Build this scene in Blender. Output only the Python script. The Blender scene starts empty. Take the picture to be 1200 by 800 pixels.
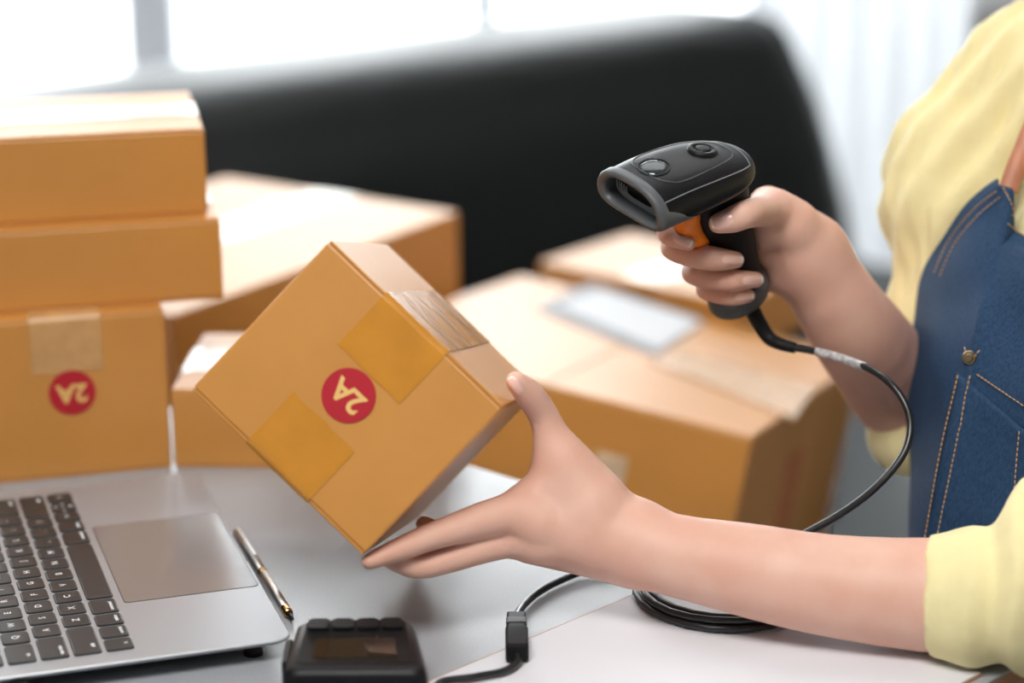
import bpy, bmesh, math, random
import numpy as np
from mathutils import Matrix, Vector
from mathutils.bvhtree import BVHTree

S = bpy.context.scene
COL = S.collection
random.seed(4)

# ------------------------------------------------------------------ camera
FPX = 2833.0                      # 85 mm lens on a 36 mm sensor, 1200 px wide
CAM = np.array([0.0, 0.0, 1.3382])
W = np.array([[1.0, -0.0097, 0.0], [-0.0028, -0.2921, 0.9564], [-0.0093, -0.9563, -0.2921]])
u_, _, v_ = np.linalg.svd(W)
W = u_ @ v_
cam = bpy.data.objects.new('camera', bpy.data.cameras.new('camera'))
COL.objects.link(cam)
cam.data.sensor_width = 36.0
cam.data.lens = FPX / 1200 * 36
cam.data.clip_start = 0.02
M = Matrix.Identity(4)
for i in range(3):
    M[i][0], M[i][1], M[i][2], M[i][3] = W[i, 0], -W[i, 1], -W[i, 2], CAM[i]
cam.matrix_world = M
cam.data.dof.use_dof = True
cam.data.dof.focus_distance = 1.48
cam.data.dof.aperture_fstop = 2.8
S.camera = cam

# ------------------------------------------------------------------ world, lamps, exposure
wd = bpy.data.worlds.new('overcast_sky')
S.world = wd
wd.use_nodes = True
bg = wd.node_tree.nodes['Background']
bg.inputs[0].default_value = (0.95, 0.98, 1.0, 1)
bg.inputs[1].default_value = 10.5


def area(name, loc, rot, sx, sy, power, color=(1, 1, 1)):
    l = bpy.data.lights.new(name, 'AREA')
    l.shape = 'RECTANGLE'
    l.size, l.size_y, l.energy, l.color = sx, sy, power, color
    o = bpy.data.objects.new(name, l)
    COL.objects.link(o)
    o.location, o.rotation_euler = loc, rot
    return o


area('added_overhead_light', (0.0, 2.6, 2.62), (0, 0, 0), 2.0, 1.4, 24, (1, 0.98, 0.95))  # added to brighten the box tops; no fixture hangs here
area('added_overhead_light', (-0.25, 0.10, 2.62), (math.radians(12), 0, 0), 1.0, 0.7, 55, (1, 0.98, 0.95))  # unseen key light, set so the held box shades what lies behind
S.view_settings.view_transform = 'Standard'
S.view_settings.look = 'None'
S.view_settings.exposure = -0.15
S.view_settings.gamma = 1.0
S.cycles.use_denoising = True
S.cycles.max_bounces = 8


# ------------------------------------------------------------------ geometry of the view (used to survey positions)
def P(px, py, d):
    return CAM + W @ np.array([(px - 600) / FPX, (py - 400) / FPX, 1.0]) * d


def onz(px, py, z):
    r = W @ np.array([(px - 600) / FPX, (py - 400) / FPX, 1.0])
    return CAM + r * ((z - CAM[2]) / r[2])


def PZ(px, d, z):
    c = np.array([(px - 600) / FPX * d, 0, d])
    # find camera-space y that gives the height z
    c[1] = (z - CAM[2] - W[2, 0] * c[0] - W[2, 2] * c[2]) / W[2, 1]
    return CAM + W @ c


def proj(p):
    v = (np.asarray(p) - CAM) @ W
    return 600 + FPX * v[..., 0] / v[..., 2], 400 + FPX * v[..., 1] / v[..., 2], v[..., 2]


# ------------------------------------------------------------------ materials
def mat(name, color, rough=0.5, metal=0.0, spec=0.5, var=0.0, scale=20.0, bump=0.0, bscale=200.0, stretch=(1, 1, 1),
        color2=None, coat=0.0, sss=0.0, trans=0.0, sheen=0.0, roughvar=0.0):
    m = bpy.data.materials.new(name)
    m.use_nodes = True
    nt = m.node_tree
    b = nt.nodes['Principled BSDF']
    b.inputs['Base Color'].default_value = (*color, 1)
    b.inputs['Roughness'].default_value = rough
    b.inputs['Metallic'].default_value = metal
    b.inputs['Specular IOR Level'].default_value = spec
    b.inputs['Coat Weight'].default_value = coat
    b.inputs['Coat Roughness'].default_value = 0.15
    if sheen:
        b.inputs['Sheen Weight'].default_value = sheen
    if sss:
        b.inputs['Subsurface Weight'].default_value = sss
        b.inputs['Subsurface Radius'].default_value = (1.0, 0.35, 0.2)
        b.inputs['Subsurface Scale'].default_value = 0.006
    if trans:
        b.inputs['Transmission Weight'].default_value = trans
    if var or bump or color2:
        tc = nt.nodes.new('ShaderNodeTexCoord')
        mp = nt.nodes.new('ShaderNodeMapping')
        mp.inputs['Scale'].default_value = stretch
        nt.links.new(tc.outputs['Object'], mp.inputs[0])
        if var or color2:
            n = nt.nodes.new('ShaderNodeTexNoise')
            n.inputs['Scale'].default_value = scale
            n.inputs['Detail'].default_value = 6
            nt.links.new(mp.outputs[0], n.inputs['Vector'])
            r = nt.nodes.new('ShaderNodeValToRGB')
            c2 = color2 or tuple(max(0, c * (1 - var)) for c in color)
            c1 = color if color2 else tuple(min(1, c * (1 + var)) for c in color)
            r.color_ramp.elements[0].color = (*c2, 1)
            r.color_ramp.elements[1].color = (*c1, 1)
            r.color_ramp.elements[0].position, r.color_ramp.elements[1].position = 0.35, 0.65
            nt.links.new(n.outputs[0], r.inputs[0])
            nt.links.new(r.outputs[0], b.inputs['Base Color'])
        if bump:
            n2 = nt.nodes.new('ShaderNodeTexNoise')
            n2.inputs['Scale'].default_value = bscale
            n2.inputs['Detail'].default_value = 4
            nt.links.new(mp.outputs[0], n2.inputs['Vector'])
            bp = nt.nodes.new('ShaderNodeBump')
            bp.inputs['Strength'].default_value = bump
            bp.inputs['Distance'].default_value = 0.001
            nt.links.new(n2.outputs[0], bp.inputs['Height'])
            nt.links.new(bp.outputs[0], b.inputs['Normal'])
    return m


def pane_mat(name, tint, refl=0.08):
    m = bpy.data.materials.new(name)
    m.use_nodes = True
    nt = m.node_tree
    nt.nodes.remove(nt.nodes['Principled BSDF'])
    t = nt.nodes.new('ShaderNodeBsdfTransparent')
    t.inputs[0].default_value = (*tint, 1)
    g = nt.nodes.new('ShaderNodeBsdfGlossy')
    g.inputs['Roughness'].default_value = 0.03
    mx = nt.nodes.new('ShaderNodeMixShader')
    mx.inputs[0].default_value = refl
    nt.links.new(t.outputs[0], mx.inputs[1])
    nt.links.new(g.outputs[0], mx.inputs[2])
    nt.links.new(mx.outputs[0], nt.nodes['Material Output'].inputs[0])
    return m


CARD = mat('kraft_cardboard', (0.57, 0.248, 0.046), 0.42, spec=0.8, var=0.035, scale=14, bump=0.05, bscale=400)
CARD_IN = mat('cardboard_edge', (0.42, 0.22, 0.08), 0.8)
TAPE = mat('brown_tape', (0.57, 0.240, 0.028), 0.20, spec=0.6, var=0.06, scale=40, bump=0.6, bscale=35)
TAPE_MILK = mat('milky_tape', (0.66, 0.48, 0.32), 0.25, spec=0.6, var=0.15, scale=60, bump=0.4, bscale=80)
STICK = mat('red_sticker', (0.44, 0.008, 0.020), 0.5, var=0.04)
STICK_TXT = mat('sticker_print', (0.78, 0.50, 0.16), 0.5)
TAPE_CLEAR = mat('clear_tape', (0.56, 0.31, 0.12), 0.25, spec=0.6, var=0.10, scale=60, bump=0.4, bscale=80)
LABEL = mat('white_paper', (0.66, 0.67, 0.69), 0.6, spec=0.2)
LABEL_GREY = mat('grey_pouch', (0.26, 0.28, 0.30), 0.5, spec=0.2)
SKIN = mat('skin', (0.75, 0.465, 0.365), 0.5, spec=0.3, color2=(0.70, 0.395, 0.30), scale=30, bump=0.06, bscale=500, sss=0.12)
NAIL = mat('nail', (0.86, 0.54, 0.47), 0.18, spec=0.5, coat=0.4)
NAIL_TIP = mat('nail_tip', (0.93, 0.84, 0.78), 0.2, spec=0.5, coat=0.4)
SHIRT = mat('yellow_cotton', (0.84, 0.74, 0.40), 0.85, spec=0.2, var=0.03, scale=60, bump=0.35, bscale=900, sheen=0.2)
DENIM = mat('blue_denim', (0.022, 0.060, 0.130), 0.75, spec=0.25, color2=(0.012, 0.038, 0.088), scale=700, bump=0.4, bscale=1400, stretch=(1, 1, .4))
STITCH = mat('tan_thread', (0.62, 0.36, 0.14), 0.7)
LEATHER = mat('tan_leather', (0.50, 0.20, 0.11), 0.5, var=0.1, scale=50, bump=0.2, bscale=300)
BRASS = mat('aged_brass', (0.35, 0.27, 0.16), 0.4, metal=1)
TROUSER = mat('dark_trousers', (0.03, 0.035, 0.05), 0.8)
HAIR = mat('dark_hair', (0.02, 0.012, 0.01), 0.45)
BLACKP = mat('black_plastic', (0.007, 0.0075, 0.009), 0.38, spec=0.22, bump=0.08, bscale=900)
BLACKR = mat('black_rubber', (0.006, 0.006, 0.007), 0.55, spec=0.25)
GREYP = mat('grey_plastic', (0.085, 0.092, 0.098), 0.45, spec=0.5)
SEAM = mat('light_seam', (0.22, 0.23, 0.24), 0.4)
DKGLASS = mat('dark_glass', (0.020, 0.028, 0.034), 0.10, spec=0.6)
RIB = mat('window_rib', (0.20, 0.23, 0.25), 0.4)
ORANGE = mat('orange_plastic', (0.95, 0.24, 0.015), 0.4)
CABLE = mat('black_cable', (0.012, 0.013, 0.015), 0.3, spec=0.5)
ALU = mat('space_grey_aluminium', (0.40, 0.41, 0.435), 0.36, metal=0.5, bump=0.05, bscale=1500)
KEYM = mat('black_key', (0.018, 0.019, 0.021), 0.38, spec=0.55)
KEYGAP = mat('key_gap', (0.02, 0.02, 0.02), 0.7)
LEGEND = mat('key_legend', (0.75, 0.77, 0.80), 0.5)
PADM = mat('trackpad_glass', (0.34, 0.335, 0.34), 0.16, metal=0.5, spec=0.5)
SILVER = mat('polished_silver', (0.86, 0.85, 0.83), 0.36, metal=1)
GOLD = mat('gold_trim', (0.75, 0.48, 0.18), 0.22, metal=1)
SCREEN = mat('dark_display', (0.02, 0.016, 0.012), 0.05, spec=0.7)
DESK = mat('grey_laminate', (0.36, 0.375, 0.40), 0.22, spec=0.5, var=0.06, scale=900, bump=0.15, bscale=1200)
DESK_EDGE = mat('desk_edge_band', (0.36, 0.18, 0.08), 0.5)
DESK_LEG = mat('dark_metal', (0.03, 0.03, 0.032), 0.45, metal=0.6)
SOFA = mat('black_leather', (0.006, 0.0075, 0.007), 0.40, spec=0.25, bump=0.1, bscale=160)
WALLM = mat('white_paint', (0.80, 0.80, 0.80), 0.8, var=0.01, scale=5)
FLOORM = mat('pale_grey_floor', (0.46, 0.46, 0.46), 0.4, var=0.05, scale=8)
FRAME = mat('grey_frame', (0.50, 0.52, 0.55), 0.5)
TERR = mat('pale_terrace', (0.78, 0.79, 0.80), 0.8, var=0.05, scale=3)
GLASS = pane_mat('window_glass', (0.97, 0.98, 0.98))
CURT = mat('white_curtain', (0.88, 0.89, 0.90), 0.9)
_nt = CURT.node_tree
_tr = _nt.nodes.new('ShaderNodeBsdfTranslucent')
_tr.inputs[0].default_value = (0.9, 0.91, 0.92, 1)
_mx = _nt.nodes.new('ShaderNodeMixShader')
_mx.inputs[0].default_value = 0.75
_nt.links.new(_nt.nodes['Principled BSDF'].outputs[0], _mx.inputs[1])
_nt.links.new(_tr.outputs[0], _mx.inputs[2])
_nt.links.new(_mx.outputs[0], _nt.nodes['Material Output'].inputs[0])
TAUPE = mat('taupe_front', (0.36, 0.32, 0.30), 0.6)


# ------------------------------------------------------------------ object helpers
def link(name, me, m=None, parent=None):
    if m is not None and not me.materials:
        for k in (m if isinstance(m, (list, tuple)) else [m]):
            me.materials.append(k)
    o = bpy.data.objects.new(name, me)
    COL.objects.link(o)
    if parent is not None:
        o.parent = parent
    return o


def from_bm(name, bm, m, parent=None, smooth=False):
    me = bpy.data.meshes.new(name)
    bmesh.ops.recalc_face_normals(bm, faces=bm.faces)
    if smooth:
        for f in bm.faces:
            f.smooth = True
    bm.to_mesh(me)
    bm.free()
    return link(name, me, m, parent)


def from_np(name, V, F, m, parent=None, smooth=True):
    me = bpy.data.meshes.new(name)
    me.from_pydata([tuple(map(float, v)) for v in V], [], [tuple(map(int, f)) for f in F])
    if smooth:
        me.polygons.foreach_set('use_smooth', [True] * len(me.polygons))
    me.update()
    return link(name, me, m, parent)


def empty(name, loc=(0, 0, 0), label=None, cat=None, group=None, mw=None):
    o = bpy.data.objects.new(name, None)
    COL.objects.link(o)
    o.empty_display_size = 0.05
    if mw is not None:
        o.matrix_world = mw
    else:
        o.location = loc
    tag(o, label, cat, group)
    return o


def tag(o, label=None, cat=None, group=None, kind=None):
    for k, v in (('label', label), ('category', cat), ('group', group), ('kind', kind)):
        if v:
            o[k] = v
    return o


def bm_box(bm, lo, hi, bevel=0.0, seg=2):
    r = bmesh.ops.create_cube(bm, size=1.0)
    vs = r['verts']
    for v in vs:
        for i in range(3):
            v.co[i] = lo[i] if v.co[i] < 0 else hi[i]
    if bevel:
        es = {e for v in vs for e in v.link_edges}
        bmesh.ops.bevel(bm, geom=list(es), offset=bevel, segments=seg, profile=0.5, affect='EDGES')
    return vs


def box(name, lo, hi, m, parent=None, bevel=0.0, seg=2, smooth=False):
    bm = bmesh.new()
    bm_box(bm, lo, hi, bevel, seg)
    return from_bm(name, bm, m, parent, smooth)


def prism(name, pts, z0, z1, m, parent=None, bevel=0.0, seg=2):
    bm = bmesh.new()
    a = [bm.verts.new((p[0], p[1], z0)) for p in pts]
    b = [bm.verts.new((p[0], p[1], z1)) for p in pts]
    bm.faces.new(a)
    bm.faces.new(b)
    n = len(pts)
    for i in range(n):
        bm.faces.new((a[i], a[(i + 1) % n], b[(i + 1) % n], b[i]))
    if bevel:
        bmesh.ops.bevel(bm, geom=bm.edges[:], offset=bevel, segments=seg, profile=0.5, affect='EDGES')
    return from_bm(name, bm, m, parent)


def catmull(pts, n=8, closed=False):
    pts = np.asarray(pts, float)
    out = []
    N = len(pts)
    for i in range(N if closed else N - 1):
        g = (lambda k: pts[k % N]) if closed else (lambda k: pts[min(max(k, 0), N - 1)])
        p0, p1, p2, p3 = g(i - 1), g(i), g(i + 1), g(i + 2)
        for t in np.arange(n) / n:
            out.append(0.5 * ((2 * p1) + (-p0 + p2) * t + (2 * p0 - 5 * p1 + 4 * p2 - p3) * t * t + (-p0 + 3 * p1 - 3 * p2 + p3) * t ** 3))
    if not closed:
        out.append(pts[-1])
    return np.array(out)


def tube_np(path, r, n=8, closed=False, cap=True):
    path = np.asarray(path, float)
    N = len(path)
    r = np.broadcast_to(np.asarray(r, float), (N,))
    T = np.gradient(path, axis=0) if not closed else np.roll(path, -1, 0) - np.roll(path, 1, 0)
    T /= np.linalg.norm(T, axis=1)[:, None] + 1e-12
    up = np.array([0, 0, 1.0]) if abs(T[0][2]) < 0.9 else np.array([1.0, 0, 0])
    nrm = np.cross(T[0], up)
    nrm /= np.linalg.norm(nrm)
    V = []
    for i in range(N):
        nrm = nrm - T[i] * (nrm @ T[i])
        nrm /= np.linalg.norm(nrm) + 1e-12
        bn = np.cross(T[i], nrm)
        for k in range(n):
            a = 2 * math.pi * k / n
            V.append(path[i] + r[i] * (math.cos(a) * nrm + math.sin(a) * bn))
    F = []
    for i in range(N if closed else N - 1):
        j = (i + 1) % N
        for k in range(n):
            F.append((i * n + k, i * n + (k + 1) % n, j * n + (k + 1) % n, j * n + k))
    if cap and not closed:
        F.append(tuple(range(n))[::-1])
        F.append(tuple((N - 1) * n + k for k in range(n)))
    return V, F


def tube(name, path, r, m, parent=None, n=8, closed=False):
    V, F = tube_np(path, r, n, closed)
    return from_np(name, V, F, m, parent)


def tubes(name, paths, r, m, parent=None, n=6):
    VV, FF = [], []
    for p in paths:
        V, F = tube_np(p, r, n)
        o = len(VV)
        VV += V
        FF += [tuple(i + o for i in f) for f in F]
    return from_np(name, VV, FF, m, parent)


def loft_np(rings, cap0=True, cap1=True):
    n = len(rings[0])
    V = [p for r in rings for p in r]
    F = []
    for i in range(len(rings) - 1):
        for k in range(n):
            F.append((i * n + k, i * n + (k + 1) % n, (i + 1) * n + (k + 1) % n, (i + 1) * n + k))
    if cap0:
        F.append(tuple(range(n))[::-1])
    if cap1:
        F.append(tuple((len(rings) - 1) * n + k for k in range(n)))
    return V, F


def fix_normals(o):
    bm = bmesh.new()
    bm.from_mesh(o.data)
    bmesh.ops.recalc_face_normals(bm, faces=bm.faces)
    bm.to_mesh(o.data)
    bm.free()


TXT = {}


def text_mesh(s, size, bold=0.0, depth=0.0):
    key = (s, size, bold, depth)
    if key in TXT:
        return TXT[key]
    c = bpy.data.curves.new('lettering', 'FONT')
    c.body = s
    c.size = size
    c.align_x = 'CENTER'
    c.align_y = 'CENTER'
    c.offset = bold
    c.extrude = depth
    c.resolution_u = 3
    o = bpy.data.objects.new('lettering', c)
    COL.objects.link(o)
    bpy.context.view_layer.update()
    me = bpy.data.meshes.new_from_object(o.evaluated_get(bpy.context.evaluated_depsgraph_get()))
    bpy.data.objects.remove(o)
    me.materials.clear()
    TXT[key] = me
    return me


def mat4(x, y, z, o):
    m = Matrix.Identity(4)
    for i in range(3):
        m[i][0], m[i][1], m[i][2], m[i][3] = x[i], y[i], z[i], o[i]
    return m


def yaw4(loc, deg):
    return Matrix.Translation(Vector(loc)) @ Matrix.Rotation(math.radians(deg), 4, 'Z')


# ------------------------------------------------------------------ the setting
tag(box('floor', (-3, -3.2, -0.05), (3.4, 6.0, 0), FLOORM), kind='structure')
tag(box('ceiling', (-3, -3.2, 2.7), (3.4, 6.0, 2.8), WALLM), kind='structure')
GREYW = mat('grey_paint', (0.38, 0.38, 0.385), 0.85)
tag(box('wall_left', (-3.1, -3.2, 0), (-3, 6.0, 2.7), GREYW), kind='structure')
tag(box('wall_front', (-3, -3.3, 0), (3.4, -3.2, 2.7), GREYW), kind='structure')
tag(box('wall_right', (3.4, -3.2, 0), (3.5, 6.0, 2.7), GREYW), kind='structure')
YB = 6.0
tag(box('wall_back', (1.42, YB, 0), (3.4, YB + 0.12, 2.7), WALLM), kind='structure')
tag(box('trim_1', (-3, YB, 2.52), (1.42, YB + 0.12, 2.7), WALLM), kind='structure')
tag(box('ground', (-9, 6.1, -0.12), (9, 22, -0.06), TERR), kind='structure')
xs = [-3.0, -0.94, -0.07, 0.62, 1.42]
for i in range(4):
    w = empty('window_%d' % (i + 1), (0, YB, 0))
    w['kind'] = 'structure'
    a, b = xs[i], xs[i + 1]
    fw = 0.05 if i != 1 else 0.12
    o = box('window_frame', (a, 0.0, 0.0), (a + fw, 0.09, 2.52), FRAME, w, 0.004)
    box('window_frame', (b - 0.03, 0.0, 0.0), (b, 0.09, 2.52), FRAME, w, 0.004)
    box('window_frame', (a + fw, 0.0, 0.0), (b - 0.03, 0.09, 0.06), WALLM, w, 0.004)
    box('window_frame', (a + fw, 0.0, 2.46), (b - 0.03, 0.09, 2.52), FRAME, w, 0.004)
    box('pane', (a + fw, 0.04, 0.06), (b - 0.03, 0.046, 2.46), GLASS, w)

# white curtain by the window
V, F = [], []
nx = 90
for j, z in enumerate((0.01, 1.3, 2.69)):
    for i in range(nx + 1):
        t = i / nx
        V.append((0.42 + 0.36 * t, 4.05 + 0.007 * math.sin(t * 2 * math.pi * 5.5) + 0.004 * math.sin(t * 31 + j), z))
for j in range(2):
    for i in range(nx):
        F.append((j * (nx + 1) + i, j * (nx + 1) + i + 1, (j + 1) * (nx + 1) + i + 1, (j + 1) * (nx + 1) + i))
o = from_np('curtain', V, F, CURT)
o.modifiers.new('thickness', 'SOLIDIFY').thickness = 0.003
tag(o, 'white floor-length curtain hanging in folds beside the window, right of the sofa', 'curtain')

# low cabinet, far right
cb = empty('cabinet', (0.87, 4.55, 0), 'low taupe cabinet with a white top, behind the yellow-sleeved shoulder', 'cabinet')
box('cabinet_body', (0, 0, 0.05), (1.2, 0.42, 0.60), TAUPE, cb, 0.003)
box('cabinet_top', (-0.05, -0.04, 0.60), (1.25, 0.46, 0.66), WALLM, cb, 0.004)
box('side_panel', (-0.05, -0.03, 0.0), (0, 0.44, 0.60), WALLM, cb, 0.003)
box('plinth', (0.02, 0.03, 0), (1.18, 0.4, 0.05), DESK_LEG, cb)

# ------------------------------------------------------------------ sofa and bench
SL = PZ(250, 2.95, 0.70)
SR = PZ(972, 3.52, 0.745)
sd = np.array([SR[0] - SL[0], SR[1] - SL[1]])
sd /= np.linalg.norm(sd)
ang = math.degrees(math.atan2(sd[1], sd[0]))
sofa = empty('sofa', label='black leather sofa with a wide plain back standing behind the cartons', cat='sofa',
             mw=yaw4((SR[0], SR[1], 0), ang))
Lb = float(np.hypot(SR[0] - SL[0], SR[1] - SL[1])) + 0.50


def sofa_back():
    # back cushion: rounded slab leaning back, right end raked outward towards the seat
    bm = bmesh.new()
    n = 26
    prof = [(0.0, 0.30), (-0.04, 0.42), (0.00, 0.60), (0.05, 0.685), (0.09, 0.735), (0.16, 0.755), (0.28, 0.755), (0.36, 0.735), (0.40, 0.66), (0.40, 0.45), (0.36, 0.30)]
    prof = catmull(prof, 4, True)
    rings = []
    for i in range(n + 1):
        t = i / n
        ring = []
        edge = min(t, 1 - t) * n
        sh = 1 - 0.35 * max(0, 1 - edge / 1.5) ** 2
        for (y, z) in prof:
            rake = 0.20 * (0.755 - z)
            x = -Lb + (Lb + rake) * t
            cy, cz = 0.11, 0.52
            ring.append((x, cy + (y - cy) * sh, cz + (z - cz) * (1 - (1 - sh) * 0.12)))
        rings.append(ring)
    return loft_np(rings)


V, F = sofa_back()
o = from_np('backrest', V, F, SOFA, sofa)
fix_normals(o)
o = box('seat_cushion', (-Lb + 0.02, -1.02, 0.20), (0.05, 0.02, 0.405), SOFA, sofa, 0.045, 5, True)
o = box('sofa_base', (-Lb + 0.03, -0.97, 0.08), (0.03, 0.25, 0.21), SOFA, sofa, 0.01)
for x in (-Lb + 0.10, -0.05):
    for y in (-0.9, 0.18):
        bm = bmesh.new()
        bmesh.ops.create_cone(bm, cap_ends=True, segments=16, radius1=0.018, radius2=0.026, depth=0.08, matrix=Matrix.Translation((x, y, 0.04)))
        from_bm('leg', bm, DESK_LEG, sofa)

# ------------------------------------------------------------------ desk
TZ = 0.74
C1 = np.array([0.326, 1.330])
CA, CB = np.array([-0.10, 1.713]), np.array([-0.50, 1.90])
C3 = C1 - 1.0 * np.array([0.7071, 0.7071])
C4 = C3 + np.array([-0.80, 0.58])
desk = empty('desk', (float(C1[0] - 0.5), float(C1[1] - 0.2), 0), 'light grey laminate desk with a brown edge, carrying the laptop and the boxes', 'desk')
o0 = np.array([C1[0] - 0.5, C1[1] - 0.2])
pts = [c - o0 for c in (C1, CA, CB, C4, C3)]
prism('desktop', pts, TZ - 0.0015, TZ, DESK, desk)
cen = sum(pts) / 5
pin = [p + (cen - p) / np.linalg.norm(cen - p) * 0.0004 for p in pts]
prism('edge_band', pin, TZ - 0.027, TZ - 0.0016, DESK_EDGE, desk)
for u in (0.12, 0.88):
    for v in (0.45, 0.90):
        q = C1 + u * np.array([-0.8, 0.58]) - v * np.array([0.7071, 0.7071]) - o0
        box('leg', (q[0] - 0.025, q[1] - 0.025, 0), (q[0] + 0.025, q[1] + 0.025, TZ - 0.027), DESK_LEG, desk, 0.003)

# paper pad on the desk corner
dd, nn = np.array([0.7071, 0.7071]), np.array([0.7071, -0.7071])


def padpt(a, b):      # a along, b across from the left edge
    base = nn * (-1.333 * 0.7071)
    return base + dd * a + nn * b


pad = empty('paper_pad', (0, 0, 0), 'white sheet on a thin tan backing board at the desk corner, under the coiled cable', 'paper pad')
pc = padpt(0.95, 0.113)
pad.location = (pc[0], pc[1], TZ)
prism('backing_board', [padpt(a, b) - pc for a, b in ((0.783, 0), (1.10, 0), (1.10, 0.226), (0.783, 0.226))], 0, 0.0016, DESK_EDGE, pad)
PAPER = mat('white_sheet', (0.70, 0.70, 0.74), 0.6)
prism('paper', [padpt(a, b) - pc for a, b in ((0.784, 0.0022), (1.099, 0.0022), (1.099, 0.225), (0.784, 0.225))], 0.0017, 0.0024, PAPER, pad)


# ------------------------------------------------------------------ cartons
def carton(label, mw, w, d, h, tape=(0.05, 0.041, 0.041), tmat=None, sticker=None, group=None, flap_gap=0.0012, bottom_tape=True, seed=0):
    """local: x across the flap seam, y along it, z up; origin bottom centre"""
    c = empty('cardboard_box', label=label, cat='box', group=group, mw=mw)
    rnd = random.Random(seed)
    x, y = w / 2, d / 2
    t = 0.0018
    bm = bmesh.new()
    bm_box(bm, (-x, -y, t), (x, y, h - t), 0.0016, 2)
    from_bm('carton_body', bm, CARD, c)
    for z0, z1 in ((h - t, h), (0.0, t)):
        for s in (-1, 1):
            lo = (-x + 0.0006, -y + 0.0006, z0) if s < 0 else (flap_gap / 2, -y + 0.0006, z0)
            hi = (-flap_gap / 2, y - 0.0006, z1) if s < 0 else (x - 0.0006, y - 0.0006, z1)
            box('flap', lo, hi, CARD, c, 0.0006, 1)
    tw, tf, tb = tape
    if tw:
        e = 0.0005
        for zt, sgn in (((h, 1), (0.0, -1)) if bottom_tape else ((h, 1),)):
            bm = bmesh.new()
            n = 10
            path = [(-y - e, zt - sgn * (tf * (1 - k / n))) for k in range(n)] + \
                   [(-y + d * k / 24, zt + sgn * e) for k in range(25)] + [(y + e, zt - sgn * tb * (k + 1) / n) for k in range(n)]
            rows = []
            for i, (py, pz) in enumerate(path):
                jag = 0.0
                row = []
                for k in range(9):
                    jit = rnd.uniform(-0.0006, 0.0006) if i in (0, len(path) - 1) else 0
                    row.append(bm.verts.new((-tw / 2 + tw * k / 8, py, pz + jit)))
                rows.append(row)
            for i in range(len(rows) - 1):
                for k in range(8):
                    bm.faces.new((rows[i][k], rows[i][k + 1], rows[i + 1][k + 1], rows[i + 1][k]))
            o = from_bm('packing_tape', bm, tmat or TAPE, c, True)
    if sticker:
        cx, cz, r, rot = sticker
        bm = bmesh.new()
        bmesh.ops.create_cone(bm, cap_ends=True, segments=64, radius1=r, radius2=r, depth=0.0003,
                              matrix=Matrix.Translation((cx, -y - 0.0007, cz)) @ Matrix.Rotation(math.pi / 2, 4, 'X'))
        st = from_bm('round_sticker', bm, STICK, c)
        st['label'] = 'round red sticker printed 2A'
        me = text_mesh('2A', r * 1.12, 0.0005 * r / 0.016, 0.0)
        tx = link('lettering', me.copy(), STICK_TXT, st)
        tx.matrix_local = Matrix.Translation((cx, -y - 0.0009, cz)) @ Matrix.Rotation(math.radians(rot), 4, 'Y') @ Matrix.Rotation(math.pi / 2, 4, 'X')
    return c


def boxmat(Rm, N, w, d, h):
    """frame of a fitted box whose corner N is at local (0,0,0), body x in [-w,0], y in [0,d], z in [-h,0]; rotated frame in columns"""
    Rm = np.array(Rm)
    return Rm, np.array(N)


# held box: fitted axes; canonical z (height .12) = fitted +x, canonical x (.14) = fitted -z... y the same
def rodr(r):
    r = np.array(r, float)
    t = np.linalg.norm(r)
    k = r / t
    K = np.array([[0, -k[2], k[1]], [k[2], 0, -k[0]], [-k[1], k[0], 0]])
    return np.eye(3) + math.sin(t) * K + (1 - math.cos(t)) * K @ K


HR = rodr([-0.29897, -0.81140, 0.002137])
HN = P(386.67, 280.54, 1.40)
hx, hy, hz = HR[:, 0], HR[:, 1], HR[:, 2]
hc = HN + hx * (-0.12) + hy * 0.10 + hz * (-0.07)      # bottom centre of the canonical box
HELD = mat4(-hz, hy, hx, hc)
carton('small cardboard box held tilted in one hand, red 2A sticker facing the viewer', HELD, 0.14, 0.20, 0.12,
       (0.050, 0.041, 0.036), None, (0.0, 0.062, 0.0160, 180), seed=1)

# the stack at the left
sy = 14.5
dirx = np.array([math.cos(math.radians(sy)), math.sin(math.radians(sy))])
diry = np.array([-dirx[1], dirx[0]])
fr = onz(202, 548, TZ)[:2]              # front right bottom corner of the lowest box
cx = fr - dirx * 0.07 + diry * 0.10
carton('cardboard box with red 2A sticker, lowest of the stack behind the laptop', yaw4((cx[0], cx[1], TZ), sy), 0.14, 0.20, 0.12,
       (0.050, 0.041, 0.026), TAPE_CLEAR, (0.002, 0.064, 0.0165, 180), bottom_tape=False, seed=2)
m_r = PZ(262.5, 1.745, TZ + 0.12)[:2]
sm = 13.0
ax, ay = np.array([math.cos(math.radians(sm)), math.sin(math.radians(sm))]), np.array([-math.sin(math.radians(sm)), math.cos(math.radians(sm))])
cx = m_r - ax * 0.10 + ay * 0.07
carton('flat cardboard box, middle of the stack behind the laptop, sticking out furthest', yaw4((cx[0], cx[1], TZ + 0.12), sm + 90), 0.14, 0.20, 0.06,
       (0.048, 0.03, 0.03), TAPE_MILK, seed=3)
m_r = PZ(244, 1.738, TZ + 0.18)[:2]
sm = 11.5
ax, ay = np.array([math.cos(math.radians(sm)), math.sin(math.radians(sm))]), np.array([-math.sin(math.radians(sm)), math.cos(math.radians(sm))])
cx = m_r - ax * 0.10 + ay * 0.07
carton('flat cardboard box on top of the stack, white tape along its lid', yaw4((cx[0], cx[1], TZ + 0.18), sm + 90), 0.14, 0.20, 0.063,
       (0.048, 0.03, 0.03), TAPE_MILK, seed=4)

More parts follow.
